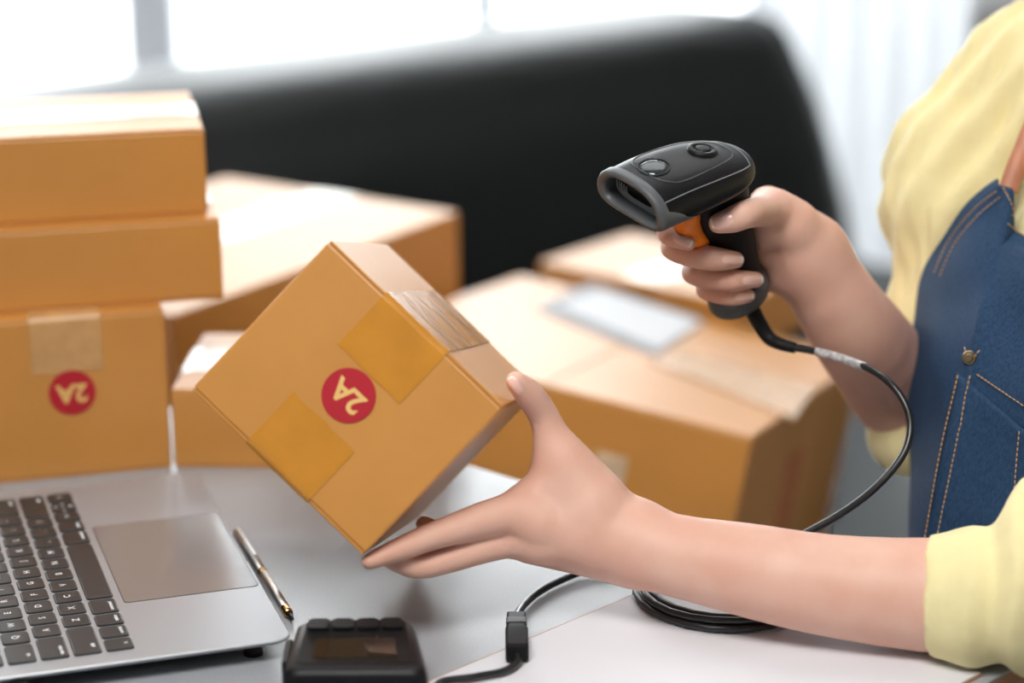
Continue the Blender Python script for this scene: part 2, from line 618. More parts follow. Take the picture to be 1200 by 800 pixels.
# low box beside the stack
fl = onz(202.9, 551, TZ)[:2]
sm = -3.0
ax, ay = np.array([math.cos(math.radians(sm)), math.sin(math.radians(sm))]), np.array([-math.sin(math.radians(sm)), math.cos(math.radians(sm))])
cx = fl + ax * 0.10 + ay * 0.075
carton('low cardboard box half hidden between the stack and the held box', yaw4((cx[0], cx[1], TZ), sm + 90), 0.14, 0.20, 0.060,
       (0.060, 0.035, 0.035), TAPE_MILK, seed=5)

# large carton at the back left
zt = 0.765
q1, q2, q3 = onz(264, 207, zt), onz(537, 248, zt), onz(284, 386, zt)
vx = q2 - q1
lx = np.linalg.norm(vx)
vx /= lx
vy = np.array([-vx[1], vx[0], 0])
ly = abs((q3 - q2) @ vy)
cc = (q1 + q2) / 2 - vy * ly / 2
carton('wide carton with white tape across its top, behind the stack and the held box', mat4(vx, vy, (0, 0, 1), (cc[0], cc[1], 0.622)), lx, ly, zt - 0.622,
       (0.055, 0.05, 0.05), TAPE_MILK, seed=6)
SI_ = sofa.matrix_world.inverted()


def cushion(c, ax_, ay_, hx_, hy_, z1):
    bm = bmesh.new()
    bm_box(bm, (-hx_, -hy_, 0.406), (hx_, hy_, z1), 0.015, 3)
    bm.transform(SI_ @ mat4(ax_, ay_, (0, 0, 1), (c[0], c[1], 0)))
    from_bm('cushion', bm, SOFA, sofa, True)


cushion(cc - vx * 0.05, vx, vy, lx * 0.5 - 0.05, ly * 0.5 - 0.02, 0.6208)

# the big leaning carton: fitted axes
BR = np.array([[0.923, 0.339, 0.184], [-0.358, 0.93, 0.082], [-0.143, -0.142, 0.98]])
u_, _, v_ = np.linalg.svd(BR)
BR = u_ @ v_
BN = P(881.45, 512.35, 2.0)
bw, bd, bh = 0.370, 0.451, 0.20
bc = BN + BR @ np.array([-bw / 2, bd / 2, -bh])
big = carton('large carton leaning behind the hands, white document pouch stuck on top', mat4(BR[:, 0], BR[:, 1], BR[:, 2], bc), bw, bd, bh,
             (0.0, 0, 0), None, seed=7)
BI = np.array(big.matrix_world.inverted())


def bigtop(px, py, off=0.0):
    o = BI[:3, :3] @ CAM + BI[:3, 3]
    r = BI[:3, :3] @ (W @ np.array([(px - 600) / FPX, (py - 400) / FPX, 1.0]))
    return o + r * ((bh + off - o[2]) / r[2])


def flat_on_top(name, pix, off, m):
    p = [bigtop(*q)[:2] for q in pix]
    prism(name, p, bh + off, bh + off + 0.0012, m, big)


flat_on_top('pouch', [(628, 362), (690, 333), (826, 377), (768, 418)], 0.0003, LABEL_GREY)
flat_on_top('label', [(652, 361), (704, 342), (822, 379), (772, 412)], 0.0017, LABEL)
flat_on_top('packing_tape', [(760, 425), (800, 412), (955, 455), (930, 492)], 0.0003, TAPE_CLEAR)
p1 = BI[:3, :3] @ CAM + BI[:3, 3]
r1 = BI[:3, :3] @ (W @ np.array([(714 - 600) / FPX, (553 - 400) / FPX, 1.0]))
h1 = p1 + r1 * ((-bd / 2 - p1[1]) / r1[1])
box('packing_tape', (h1[0] - 0.014, -bd / 2 - 0.0008, h1[2] - 0.016), (h1[0] + 0.014, -bd / 2 - 0.0002, h1[2] + 0.016), TAPE_MILK, big)
r1 = BI[:3, :3] @ (W @ np.array([(930 - 600) / FPX, (545 - 400) / FPX, 1.0]))
h1 = p1 + r1 * ((bw / 2 - p1[0]) / r1[0])
box('printed_mark', (bw / 2 + 0.0002, h1[1] - 0.03, 0.02), (bw / 2 + 0.0006, h1[1] + 0.03, 0.15), mat('red_print', (0.50, 0.15, 0.045), 0.6), big)

# carton behind it
zb = 0.655
q0, q1 = onz(602, 316, zb), onz(832, 366, zb)
vx = q1 - q0
lx = np.linalg.norm(vx)
vx /= lx
vy = np.array([-vx[1], vx[0], 0])
cc = (q0 + q1) / 2 + vy * 0.122
carton('carton standing behind the large leaning one, under the scanner', mat4(vx, vy, (0, 0, 1), (cc[0], cc[1], 0.60)), lx, 0.16, zb - 0.60,
       (0.05, 0.05, 0.05), TAPE, seed=8)
cushion(cc + vy * 0.02, vx, vy, lx * 0.5 - 0.01, 0.055, 0.5990)

# ------------------------------------------------------------------ laptop
LAP = yaw4((-0.131, 1.313, TZ), math.degrees(math.atan2(0.289, -0.092)))
lap = empty('laptop', label='open grey aluminium laptop with black keys, cut by the picture edge', cat='laptop', mw=LAP)
LT = 0.0155


def rr(x0, y0, x1, y1, r, n=5):
    out = []
    for cx, cy, a0 in ((x1 - r, y0 + r, -90), (x1 - r, y1 - r, 0), (x0 + r, y1 - r, 90), (x0 + r, y0 + r, 180)):
        for k in range(n + 1):
            a = math.radians(a0 + 90 * k / n)
            out.append((cx + r * math.cos(a), cy + r * math.sin(a)))
    return out


def scaled(pts, dx):
    a = np.array(pts)
    c = a.mean(0)
    d = a - c
    return [(c[0] + p[0] - dx * np.sign(p[0]) * min(1, abs(p[0]) / 0.05), c[1] + p[1] - dx * np.sign(p[1]) * min(1, abs(p[1]) / 0.05)) for p in d]


outline = rr(0, 0, 0.304, 0.2124, 0.009)
rings = []
for ins, z in ((0.034, 0.002), (0.020, 0.0050), (0.009, 0.0088), (0.0025, 0.0120), (0.0002, 0.0138), (0.0, LT - 0.0006), (0.0006, LT)):
    rings.append([(x, y, z) for x, y in scaled(outline, ins)])
V, F = loft_np(rings)
o = from_np('base', V, F, ALU, lap, False)
fix_normals(o)
for x in (0.02, 0.284):
    for y in (0.02, 0.19):
        bm = bmesh.new()
        bmesh.ops.create_cone(bm, cap_ends=True, segments=16, radius1=0.006, radius2=0.006, depth=0.0025, matrix=Matrix.Translation((x, y, 0.00125)))
        from_bm('rubber_foot', bm, BLACKR, lap)
prism('trackpad_gap', rr(0.0848, 0.0020, 0.2192, 0.0860, 0.003), LT, LT + 0.00012, KEYGAP, lap)
prism('trackpad', rr(0.0853, 0.0025, 0.2187, 0.0855, 0.003), LT + 0.00005, LT + 0.00025, PADM, lap)
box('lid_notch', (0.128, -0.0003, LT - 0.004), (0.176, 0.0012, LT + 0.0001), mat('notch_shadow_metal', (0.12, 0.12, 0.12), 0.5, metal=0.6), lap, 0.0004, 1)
for y in (0.155, 0.178):
    box('port', (-0.0004, y, 0.0075), (0.004, y + 0.010, 0.0108), KEYGAP, lap, 0.001, 1)

U = 0.019
K0, R0 = 0.0153, 0.0905


def key_mesh(w, h):
    bm = bmesh.new()
    z = LT
    o1 = rr(0.0001, 0.0001, w - 0.0001, h - 0.0001, 0.0022, 3)
    a = rr(0.0006, 0.0006, w - 0.0006, h - 0.0006, 0.0018, 3)
    bpts = rr(0.0010, 0.0010, w - 0.0010, h - 0.0010, 0.0016, 3)
    f = bm.faces.new([bm.verts.new((x, y, z + 0.0001)) for x, y in o1])
    f.material_index = 1
    ra = [bm.verts.new((x, y, z + 0.00012)) for x, y in a]
    rb = [bm.verts.new((x, y, z + 0.0009)) for x, y in a]
    rc_ = [bm.verts.new((x, y, z + 0.0011)) for x, y in bpts]
    n = len(a)
    for q, s in ((ra, rb), (rb, rc_)):
        for i in range(n):
            bm.faces.new((q[i], q[(i + 1) % n], s[(i + 1) % n], s[i]))
    bm.faces.new(rc_)
    me = bpy.data.meshes.new('key')
    bmesh.ops.recalc_face_normals(bm, faces=bm.faces)
    bm.to_mesh(me)
    bm.free()
    me.materials.append(KEYM)
    me.materials.append(KEYGAP)
    return me


KM = {}
rowsK = [
    [('fn', 1), ('control', 1), ('option', 1), ('command', 1.25), ('', 5), ('command', 1.25), ('option', 1)],
    [('shift', 2.25)] + [(c, 1) for c in 'ZXCVBNM,./'] + [('shift', 2.25)],
    [('caps lock', 1.75)] + [(c, 1) for c in "ASDFGHJKL;'"] + [('return', 1.75)],
    [('tab', 1.5)] + [(c, 1) for c in 'QWERTYUIOP[]\\'],
    [(c, 1) for c in '`1234567890-='] + [('delete', 1.5)],
    [('esc', 1)] + [('F%d' % k, 1.0417) for k in range(1, 13)] + [('', 1)],
]


def add_key(x, y, w, h, s):
    k = (round(w, 5), round(h, 5))
    if k not in KM:
        KM[k] = key_mesh(*k)
    o = link('key', KM[k], None, lap)
    o.location = (x, y, 0)
    if s:
        small = len(s) > 1
        me = text_mesh(s, 0.0033 if small else 0.0058, 0.00012)
        if not me.materials:
            me.materials.append(LEGEND)
        t = link('legend', me, None, o)
        if small:
            left = x < 0.15
            t.location = (w / 2 + (-1 if left else 1) * max(0, w / 2 - 0.0085) * 0.8, 0.0042, LT + 0.00125)
        else:
            t.location = (w / 2, h / 2, LT + 0.00125)


for r, row in enumerate(rowsK):
    x = K0
    hgt = 0.0168 if r < 5 else 0.0095
    for s, wu in row:
        add_key(x, R0 + r * 0.0189, wu * U - 0.002, hgt, s)
        x += wu * U
    if r == 0:
        add_key(x, R0, U - 0.002, 0.0168, '<')
        add_key(x + U, R0, U - 0.002, 0.0081, 'v')
        add_key(x + U, R0 + 0.0087, U - 0.002, 0.0081, '^')
        add_key(x + 2 * U, R0, U - 0.002, 0.0168, '>')
# lid, opened past upright (outside the picture)
lid = empty('lid', (0, 0.2124, LT - 0.002))
lid.parent = lap
lid.rotation_euler = (math.radians(-22), 0, 0)
box('lid_shell', (0.0, 0.001, 0.0), (0.304, 0.006, 0.208), ALU, lid, 0.0015, 2)
box('display', (0.006, 0.0002, 0.008), (0.298, 0.0011, 0.203), SCREEN, lid)

# ------------------------------------------------------------------ pen
pa, pb = onz(277, 622, TZ + 0.0034), onz(343, 726, TZ + 0.0034)
pv = (pb - pa) / np.linalg.norm(pb - pa)
plen = np.linalg.norm(pb - pa)
pz = np.array([0, 0, 1.0])
pen = empty('pen', label='slim silver ballpoint pen with gold trim lying along the laptop front edge', cat='pen',
            mw=mat4(np.cross(pv, pz), pv, pz, pa))


def lathe_y(name, prof, m, parent, n=20):
    rings = [[(PR * r * math.cos(2 * math.pi * k / n), y, PR * r * math.sin(2 * math.pi * k / n)) for k in range(n)] for y, r in prof]
    V, F = loft_np(rings)
    o = from_np(name, V, F, m, parent)
    fix_normals(o)
    return o


L = plen
PR = 0.72
lathe_y('cap', [(0, 0.0028), (0.002, 0.0040), (L * 0.48, 0.0044)], SILVER, pen)
lathe_y('ring', [(L * 0.48, 0.0046), (L * 0.495, 0.0047), (L * 0.51, 0.0046)], GOLD, pen)
lathe_y('barrel', [(L * 0.51, 0.0044), (L * 0.88, 0.0040)], SILVER, pen)
lathe_y('tip_ring', [(L * 0.88, 0.0043), (L * 0.90, 0.0036), (L * 0.915, 0.0043), (L * 0.935, 0.0040)], GOLD, pen)
lathe_y('nib', [(L * 0.935, 0.0030), (L * 0.985, 0.0016), (L, 0.0008)], BLACKP, pen)
box('clip', (-0.0011, 0.004, 0.0035), (0.0011, L * 0.36, 0.0044), SILVER, pen, 0.0004, 1)

# ------------------------------------------------------------------ payment terminal in the foreground
tz = TZ + 0.036
tl, tr = onz(348, 727, tz), onz(486, 725, tz)
nl, nr = onz(331, 782, tz), onz(501, 781, tz)
tc = (tl + tr + nl + nr) / 4
term = empty('card_terminal', (tc[0], tc[1], TZ), 'black handheld terminal with four keys above a dark display, cut by the lower edge', 'terminal')
quad = [np.array(p[:2]) - tc[:2] for p in (nl, nr, tr, tl)]


def tq(u, v, inset=0.0):
    a = quad[0] * (1 - u) + quad[1] * u
    b = quad[3] * (1 - u) + quad[2] * u
    return a * (1 - v) + b * v


def trap(u0, v0, u1, v1, r=0.08, n=5):
    out = []
    for cu, cv, a0 in ((u1 - r, v0 + r, -90), (u1 - r, v1 - r, 0), (u0 + r, v1 - r, 90), (u0 + r, v0 + r, 180)):
        for k in range(n + 1):
            a = math.radians(a0 + 90 * k / n)
            out.append(tq(cu + r * math.cos(a), cv + r * math.sin(a)))
    return out


rings = []
for ex, z in ((0.03, 0.0), (0.0, 0.004), (-0.01, 0.018), (0.0, 0.031), (0.02, 0.0345), (0.05, 0.036)):
    rings.append([(*p, z) for p in trap(ex, ex - 0.08, 1 - ex, 1 - ex * 0.6, 0.10)])
V, F = loft_np(rings)
o = from_np('case', V, F, BLACKP, term)
fix_normals(o)
prism('faceplate', trap(0.09, 0.07, 0.91, 0.97, 0.05), 0.0358, 0.0366, BLACKR, term, 0.0003, 1)
prism('display', trap(0.20, 0.16, 0.80, 0.56, 0.02), 0.0366, 0.0371, SCREEN, term)
for k in range(4):
    u0 = 0.11 + k * 0.20
    o = prism('key', trap(u0, 0.73, u0 + 0.175, 0.94, 0.03), 0.0366, 0.0390, BLACKP, term, 0.0007, 2)
box('belt_clip', (quad[3][0] - 0.0055, -0.012, 0.006), (quad[3][0] - 0.0015, 0.02, 0.030), BLACKP, term, 0.001)

# ------------------------------------------------------------------ barcode scanner
SU = W @ np.array([0.0, -0.826, -0.564])
SB = W @ np.array([0.774, -0.357, 0.523])
SS = W @ np.array([0.671, 0.403, -0.623])
SU /= np.linalg.norm(SU)
SB = SB - SU * (SB @ SU)
SB /= np.linalg.norm(SB)
SS = np.cross(SB, SU)
HW0 = 0.0290
SO = P(777, 277, 1.45) - SS * HW0
SCN = mat4(SS, SB, SU, SO)
scan = empty('barcode_scanner', label='black handheld barcode scanner with an orange trigger, gripped in the right hand', cat='scanner', mw=SCN)

ST = np.array([  # y, half width, bottom, top
    [0.000, 0.0290, 0.000, 0.0272], [0.010, 0.0297, 0.000, 0.0282], [0.025, 0.0300, 0.000, 0.0286], [0.044, 0.0300, 0.000, 0.0272],
    [0.060, 0.0290, 0.000, 0.0250], [0.073, 0.0262, 0.001, 0.0215], [0.084, 0.0205, 0.002, 0.0180], [0.090, 0.0135, 0.004, 0.0155], [0.0928, 0.0050, 0.007, 0.0125]])


def sect(y):
    return [np.interp(y, ST[:, 0], ST[:, i]) for i in (1, 2, 3)]


STs = catmull(ST, 4)


def sects(y):
    return [np.interp(y, STs[:, 0], STs[:, i]) for i in (1, 2, 3)]


def ring_pt(y, a, off=0.0, k=1.0):
    """a: 0 = +x side at belt, 90 = top, 270 = bottom"""
    hw, zb_, zt_ = sects(y)
    c, s = math.cos(a), math.sin(a)
    belt = zb_ + (zt_ - zb_) * 0.33
    if s >= 0:
        x = hw * math.copysign(abs(c) ** 0.80, c)
        z = belt + (zt_ - belt) * abs(s) ** 0.90
    else:
        x = hw * math.copysign(abs(c) ** 0.45, c) * (1 - 0.10 * abs(s))
        z = belt - (belt - zb_) * abs(s) ** 0.55
    mid = zb_ + (zt_ - zb_) * 0.45
    rx, rz = x, z - mid
    rl = math.hypot(rx, rz) + 1e-9
    return np.array([rx * k + off * rx / rl, y, mid + rz * k + off * rz / rl])


NA = 64
AA = [2 * math.pi * k / NA for k in range(NA)]
rings = [[ring_pt(y, a) for a in AA] for y in STs[:, 0]]
V, F = loft_np(rings, False, True)
o = from_np('head_shell', V, F, BLACKP, scan)
fix_normals(o)
# grey bezel: outer lip, inner funnel
bz = [(0.004, 0.0009, 1.0), (0.0035, 0.0014, 1.0), (-0.001, 0.0014, 1.0), (-0.0028, 0.0004, 1.0), (-0.0030, -0.0015, 0.97), (-0.0020, -0.0015, 0.87), (0.004, 0, 0.85), (0.013, 0, 0.82)]
rings = []
for y, off, k in bz:
    rings.append([np.array([p[0], y - (p[2] - 0.0) * 0.12 + 0.002, p[2]]) for p in (ring_pt(max(y, 0), a, off, k) for a in AA)])
V, F = loft_np(rings, False, False)
o = from_np('front_bezel', V, F, GREYP, scan)
fix_normals(o)
pr = [np.array([p[0], 0.011 - p[2] * 0.12, p[2]]) for p in (ring_pt(0.011, a, 0, 0.83) for a in AA)]
from_np('scan_window', pr, [tuple(range(NA))], DKGLASS, scan, False)
for k in range(5):
    f = 0.76 - k * 0.085
    arc = [np.array([p[0], 0.0095 - p[2] * 0.12 - k * 0.0003, p[2]]) for p in (ring_pt(0.011, math.radians(a), 0, f) for a in range(165, 376, 10))]
    tube('window_rib', arc, 0.00055, RIB, scan, 6)
# lower grey skirt on both sides
for sgn in (1, -1):
    rows = []
    for y in np.linspace(0.0, 0.034, 12):
        t = y / 0.034
        top = math.radians(20 - 60 * t ** 1.5)
        row = []
        for q in np.linspace(0, 1, 10):
            a = top * (1 - q) + math.radians(-62) * q
            p = ring_pt(y, a, 0.0011)
            row.append((p[0] * sgn, p[1], p[2]))
        rows.append(row)
    V = [p for r in rows for p in r]
    F = [(i * 10 + k, i * 10 + k + 1, (i + 1) * 10 + k + 1, (i + 1) * 10 + k) for i in range(11) for k in range(9)]
    o = from_np('side_skirt', V, F, GREYP, scan)
    o.modifiers.new('thickness', 'SOLIDIFY').thickness = 0.0006
# seam lines and top plate
seam = [ring_pt(y, math.radians(34 + 4 * (y / 0.085) ** 2), 0.0001) for y in np.linspace(0.001, 0.081, 30)]
seam += [ring_pt(0.081 + 0.0035 * math.sin(math.radians(b)), math.radians(38 + 104 * b / 180), 0.0001) for b in range(10, 180, 8)]
seam += [ring_pt(y, math.radians(146 - 4 * (y / 0.085) ** 2), 0.0001) for y in np.linspace(0.081, 0.001, 30)]
tube('seam_line', seam, 0.00035, SEAM, scan, 6)
pl = []
for b in range(0, 360, 6):
    t = math.radians(b)
    yy = 0.043 + 0.034 * math.copysign(abs(math.sin(t)) ** 0.7, math.sin(t))
    aa = 90 + (34 if yy > 0.02 else 34 * (0.75 + 0.25 * (yy - 0.009) / 0.011)) * math.copysign(abs(math.cos(t)) ** 0.6, math.cos(t)) * (1 - 0.22 * (yy - 0.043) / 0.034)
    pl.append(ring_pt(yy, math.radians(aa), 0.0002))
cenp = sum(pl) / len(pl)
tube('plate_seam', pl, 0.00030, GREYP, scan, 6, True)


def oval(y, x, ry, rx, off):
    out = []
    for b in range(0, 360, 10):
        t = math.radians(b)
        yy, xx = y + ry * math.sin(t), x + rx * math.cos(t)
        hw, zb_, zt_ = sects(yy)
        belt = zb_ + (zt_ - zb_) * 0.33
        c = min(1, abs(xx / hw)) ** (1 / 0.8)
        z = belt + (zt_ - belt) * max(0, 1 - c * c) ** 0.45
        out.append(np.array([xx, yy, z + off]))
    return out


tube('indicator_rim', oval(0.0175, 0, 0.0098, 0.0098, 0.0002), 0.00045, BLACKP, scan, 6, True)
rings = [oval(0.0175, 0, 0.0085 * k, 0.0085 * k, o_) for k, o_ in ((1.0, 0.0), (0.93, 0.0006), (0.75, 0.0011), (0.45, 0.0014), (0.15, 0.0015))]
V, F = loft_np(rings, False, True)
o = from_np('indicator_dome', V, F, DKGLASS, scan)
rings = [oval(0.058, 0, 0.0100 * k, 0.0095 * k, o_) for k, o_ in ((1.0, 0.0), (0.95, 0.0018), (0.80, 0.0022), (0.62, 0.0018), (0.58, 0.0006))]
V, F = loft_np(rings, False, True)
from_np('button_ring', V, F, BLACKP, scan)
rings = [oval(0.058, 0, 0.0052 * k, 0.0050 * k, o_) for k, o_ in ((1.0, 0.0006), (0.9, 0.0018), (0.5, 0.0022))]
V, F = loft_np(rings, False, True)
from_np('button', V, F, BLACKP, scan)
# handle
HD = np.array([0.0, 0.285, -0.9585])
HB = np.array([0.0, 0.9585, 0.285])
H0 = np.array([0.0, 0.0675, 0.004])


def hring(t, fa, sa, n=36, fwd=0.0):
    c = H0 + HD * t + HB * fwd
    return [c + HB * fa * math.cos(2 * math.pi * k / n) + np.array([1.0, 0, 0]) * sa * math.sin(2 * math.pi * k / n) for k in range(n)]


rings = [hring(t, fa, sa) for t, fa, sa in ((0.0, 0.0245, 0.0185), (0.018, 0.0225, 0.0165), (0.04, 0.0205, 0.0150), (0.065, 0.0195, 0.0145), (0.085, 0.0190, 0.0145), (0.096, 0.0195, 0.0148), (0.100, 0.0205, 0.0155))]
V, F = loft_np(rings)
o = from_np('handle', V, F, BLACKR, scan)
fix_normals(o)
rings = [hring(t, fa, sa) for t, fa, sa in ((0.094, 0.0200, 0.0152), (0.098, 0.0222, 0.0168), (0.105, 0.0228, 0.0172), (0.109, 0.0210, 0.0158), (0.1105, 0.0175, 0.0125))]
V, F = loft_np(rings)
o = from_np('handle_base', V, F, GREYP, scan)
fix_normals(o)
# trigger
rings = []
for t, f, r in ((0.006, -0.0165, 0.0065), (0.012, -0.0235, 0.0080), (0.020, -0.0268, 0.0086), (0.029, -0.0265, 0.0086), (0.036, -0.0235, 0.0080), (0.041, -0.0175, 0.0065)):
    rings.append(hring(t, 0.008, r, 20, f))
V, F = loft_np(rings)
o = from_np('trigger', V, F, ORANGE, scan)
fix_normals(o)

# cord (world coordinates kept by giving the part the inverse parent matrix)
INV = SCN.inverted()


def wpart(o):
    o.matrix_parent_inverse = INV
    return o


base_w = np.array(SCN @ Vector(H0 + HD * 0.1080 + HB * 0.006))
hd_w = np.array(SCN.to_3x3() @ Vector(HD))
CZ = TZ + 0.0024 + 0.0030
cpath = [P(958, 412, 1.568), P(1000, 424, 1.55), P(1035, 442, 1.53), P(1058, 468, 1.52), P(1067, 500, 1.515), P(1057, 535, 1.51),
         P(1025, 572, 1.51), P(985, 602, 1.515), P(940, 627, 1.52), P(900, 648, 1.525)]
coil_c = onz(851, 694, CZ)
end = []
for k in range(0, 4 * 24 + 1):
    a = math.radians(60 - k * 15)
    lp = k // 24
    rad = 0.0585 - 0.0022 * [0, 0.7, 2.7, 3.5, 1][lp] + 0.0012 * math.sin(3 * a + lp * 2.0)
    dx = 0.002 * math.sin(lp * 2.1)
    end.append(np.array([coil_c[0] + dx + rad * math.cos(a), coil_c[1] + rad * math.sin(a), CZ + (0.0042 * [0, 1, 0, 1, 1][lp]) + 0.0004]))
out = [onz(700, 664, CZ - 0.001), onz(676, 672, CZ - 0.002), onz(640, 688, CZ - 0.002), onz(616, 706, CZ - 0.001), onz(605, 722, CZ + 0.003)]
full = list(catmull(cpath + [end[0] + (0, 0, 0.02)], 10)) + end + [end[-1] + np.array([-0.02, 0.035, -0.003])]
full = full + list(catmull([full[-1]] + out, 8)[1:])
full = np.array(full)
for _ in range(2):
    full[1:-1] = (full[:-2] + 2 * full[1:-1] + full[2:]) / 4
strain = catmull([base_w - hd_w * 0.004, base_w + hd_w * 0.008, P(898, 392, 1.585), P(914, 403, 1.580), P(932, 408, 1.575)], 8)
wpart(tube('strain_relief', strain, np.linspace(0.0062, 0.0034, len(strain)), BLACKR, scan, 14))
lead = catmull([P(928, 407, 1.576), P(944, 409.5, 1.572), P(958, 412, 1.568)], 6)
full = np.vstack([lead[:-1], full])
wpart(tube('cord', full, 0.0024, CABLE, scan, 10))
lab = catmull([P(957, 411.7, 1.568), P(985, 419.5, 1.556), P(1014, 430, 1.5435)], 6)
wpart(tube('cord_label', lab, 0.0030, mat('silver_label', (0.55, 0.55, 0.56), 0.35, metal=0.3, var=0.3, scale=300), scan, 12))
# plug and the lead that runs on out of the picture
k1, k2 = onz(605, 722, TZ + 0.0088), onz(606, 768, TZ + 0.0088)
kv = (k2 - k1) / np.linalg.norm(k2 - k1)
kl = np.linalg.norm(k2 - k1)
PL = mat4(np.cross(kv, (0, 0, 1)), kv, (0, 0, 1), k1)
bm = bmesh.new()
bm_box(bm, (-0.0058, 0.004, -0.0056), (0.0058, kl * 0.52, 0.0056), 0.0012, 2)
bm.transform(PL)
plug = wpart(from_bm('plug', bm, BLACKP, scan))
bm = bmesh.new()
bm_box(bm, (-0.0068, kl * 0.46, -0.0058), (0.0068, kl * 0.96, 0.0060), 0.0016, 2)
bm.transform(PL)
wpart(from_bm('socket', bm, BLACKR, scan))
bm = bmesh.new()
bm_box(bm, (-0.0063, kl * 0.24, -0.0057), (0.0063, kl * 0.36, 0.0062), 0.0008, 1)
bm.transform(PL)
wpart(from_bm('plug_rib', bm, GREYP, scan))
LW = np.array(LAP)
PORT_D = LW[:3, 0]
PORT_P = (LW @ np.array([0.0, 0.160, 0.0092, 1]))[:3]
bm = bmesh.new()
bm_box(bm, (-0.020, 0.1545, 0.0060), (-0.0008, 0.1655, 0.0124), 0.0012, 2)
bm.transform(LAP)
wpart(from_bm('laptop_plug', bm, BLACKP, scan))
tail = catmull([onz(606, 766, TZ + 0.0080), onz(606, 776, TZ + 0.0060), onz(590, 786, TZ + 0.0058), onz(556, 793, TZ + 0.0058), onz(512, 803, TZ + 0.0058), np.array([-0.030, 1.225, TZ + 0.0058]), np.array([-0.085, 1.160, TZ + 0.0054]), np.array([-0.18, 1.140, TZ + 0.0040]), np.array([-0.250, 1.180, TZ + 0.005]), PORT_P - PORT_D * 0.030, PORT_P - PORT_D * 0.012], 8)
wpart(tube('lead', tail, 0.0024, CABLE, scan, 10))

#@@P0
# ------------------------------------------------------------------ the woman: signed-distance body, polygonised
def prim(a, b, ra, rb, flat=None):
    return (np.asarray(a, float), np.asarray(b, float), ra, rb, flat)


def d_prim(Q, p):
    a, b, ra, rb, flat = p
    ab = b - a
    t = np.clip(((Q - a) @ ab) / (ab @ ab + 1e-12), 0, 1)
    q = Q - a - t[:, None] * ab
    if flat is not None:
        n, k = flat
        q = q + (q @ n)[:, None] * n * (1 / k - 1)
    return np.sqrt((q * q).sum(1)) - (ra + t * (rb - ra))


def smin(a, b, k):
    h = np.clip(0.5 + 0.5 * (b - a) / k, 0, 1)
    return b * (1 - h) + a * h - k * h * (1 - h)


def chain(pts, rads, flat=None, n=3):
    pr_ = catmull(np.column_stack([np.asarray(pts, float), rads]), n)
    pts, rads = pr_[:, :3], pr_[:, 3]
    return [prim(pts[i], pts[i + 1], rads[i], rads[i + 1], flat) for i in range(len(pts) - 1)]


def d_chain(Q, ps, k=0.0):
    d = d_prim(Q, ps[0])
    for p in ps[1:]:
        e = d_prim(Q, p)
        d = smin(d, e, k) if k else np.minimum(d, e)
    return d


def surface_nets(f, lo, hi, h, B=8):
    lo, hi = np.asarray(lo, float), np.asarray(hi, float)
    nb = np.ceil((hi - lo) / (h * B)).astype(int)
    g = np.stack(np.meshgrid(*[np.arange(n) for n in nb], indexing='ij'), -1).reshape(-1, 3)
    cen_ = lo + (g + 0.5) * h * B
    act = g[np.abs(f(cen_)) < h * B * 0.87 * 2.0 + h]
    loc = np.stack(np.meshgrid(*[np.arange(B + 1)] * 3, indexing='ij'), -1).reshape(-1, 3)
    N = len(act)
    vals = np.empty((N, (B + 1) ** 3))
    step = 300
    for i in range(0, N, step):
        a_ = act[i:i + step]
        Q = lo + (a_[:, None, :] * B + loc[None]).reshape(-1, 3) * h
        vals[i:i + step] = f(Q).reshape(len(a_), -1)
    vals = vals.reshape(N, B + 1, B + 1, B + 1)
    dims = nb * B + 1

    def gkey(ijk):
        return (ijk[..., 0] * dims[1] + ijk[..., 1]) * dims[2] + ijk[..., 2]
    c8 = [vals[:, x:x + B, y:y + B, z:z + B] for x in (0, 1) for y in (0, 1) for z in (0, 1)]
    off8 = np.array([(x, y, z) for x in (0, 1) for y in (0, 1) for z in (0, 1)], float)
    neg = sum((c < 0).astype(np.int8) for c in c8)
    bi, x, y, z = np.nonzero((neg > 0) & (neg < 8))
    cv = np.stack([c[bi, x, y, z] for c in c8], 1)
    base = act[bi] * B + np.stack([x, y, z], 1)
    acc = np.zeros((len(bi), 3))
    cnt = np.zeros(len(bi))
    for i in range(8):
        for j in range(i + 1, 8):
            if np.abs(off8[i] - off8[j]).sum() == 1:
                m_ = (cv[:, i] < 0) != (cv[:, j] < 0)
                t = np.where(m_, cv[:, i] / (cv[:, i] - cv[:, j] + 1e-20), 0)
                acc += np.where(m_[:, None], off8[i] + t[:, None] * (off8[j] - off8[i]), 0)
                cnt += m_
    V = lo + (base + acc / cnt[:, None]) * h
    keys = gkey(base)
    order = np.argsort(keys)
    ks = keys[order]
    F = []
    for ax in range(3):
        sl1 = [slice(0, B)] * 3
        sl2 = [slice(0, B)] * 3
        sl2[ax] = slice(1, B + 1)
        A_, B_ = vals[(slice(None), *sl1)], vals[(slice(None), *sl2)]
        bi2, x2, y2, z2 = np.nonzero((A_ < 0) != (B_ < 0))
        sgn = A_[bi2, x2, y2, z2] < 0
        p = act[bi2] * B + np.stack([x2, y2, z2], 1)
        o1, o2 = (ax + 1) % 3, (ax + 2) % 3
        e1, e2 = np.eye(3, dtype=int)[o1], np.eye(3, dtype=int)[o2]
        q = np.stack([gkey(p - e1 - e2), gkey(p - e2), gkey(p), gkey(p - e1)], 1)
        pos = np.clip(np.searchsorted(ks, q), 0, len(ks) - 1)
        ok = (ks[pos] == q).all(1)
        idx = order[pos]
        idx = np.where(sgn[:, None], idx, idx[:, ::-1])
        F.append(idx[ok])
    return V, np.concatenate(F)


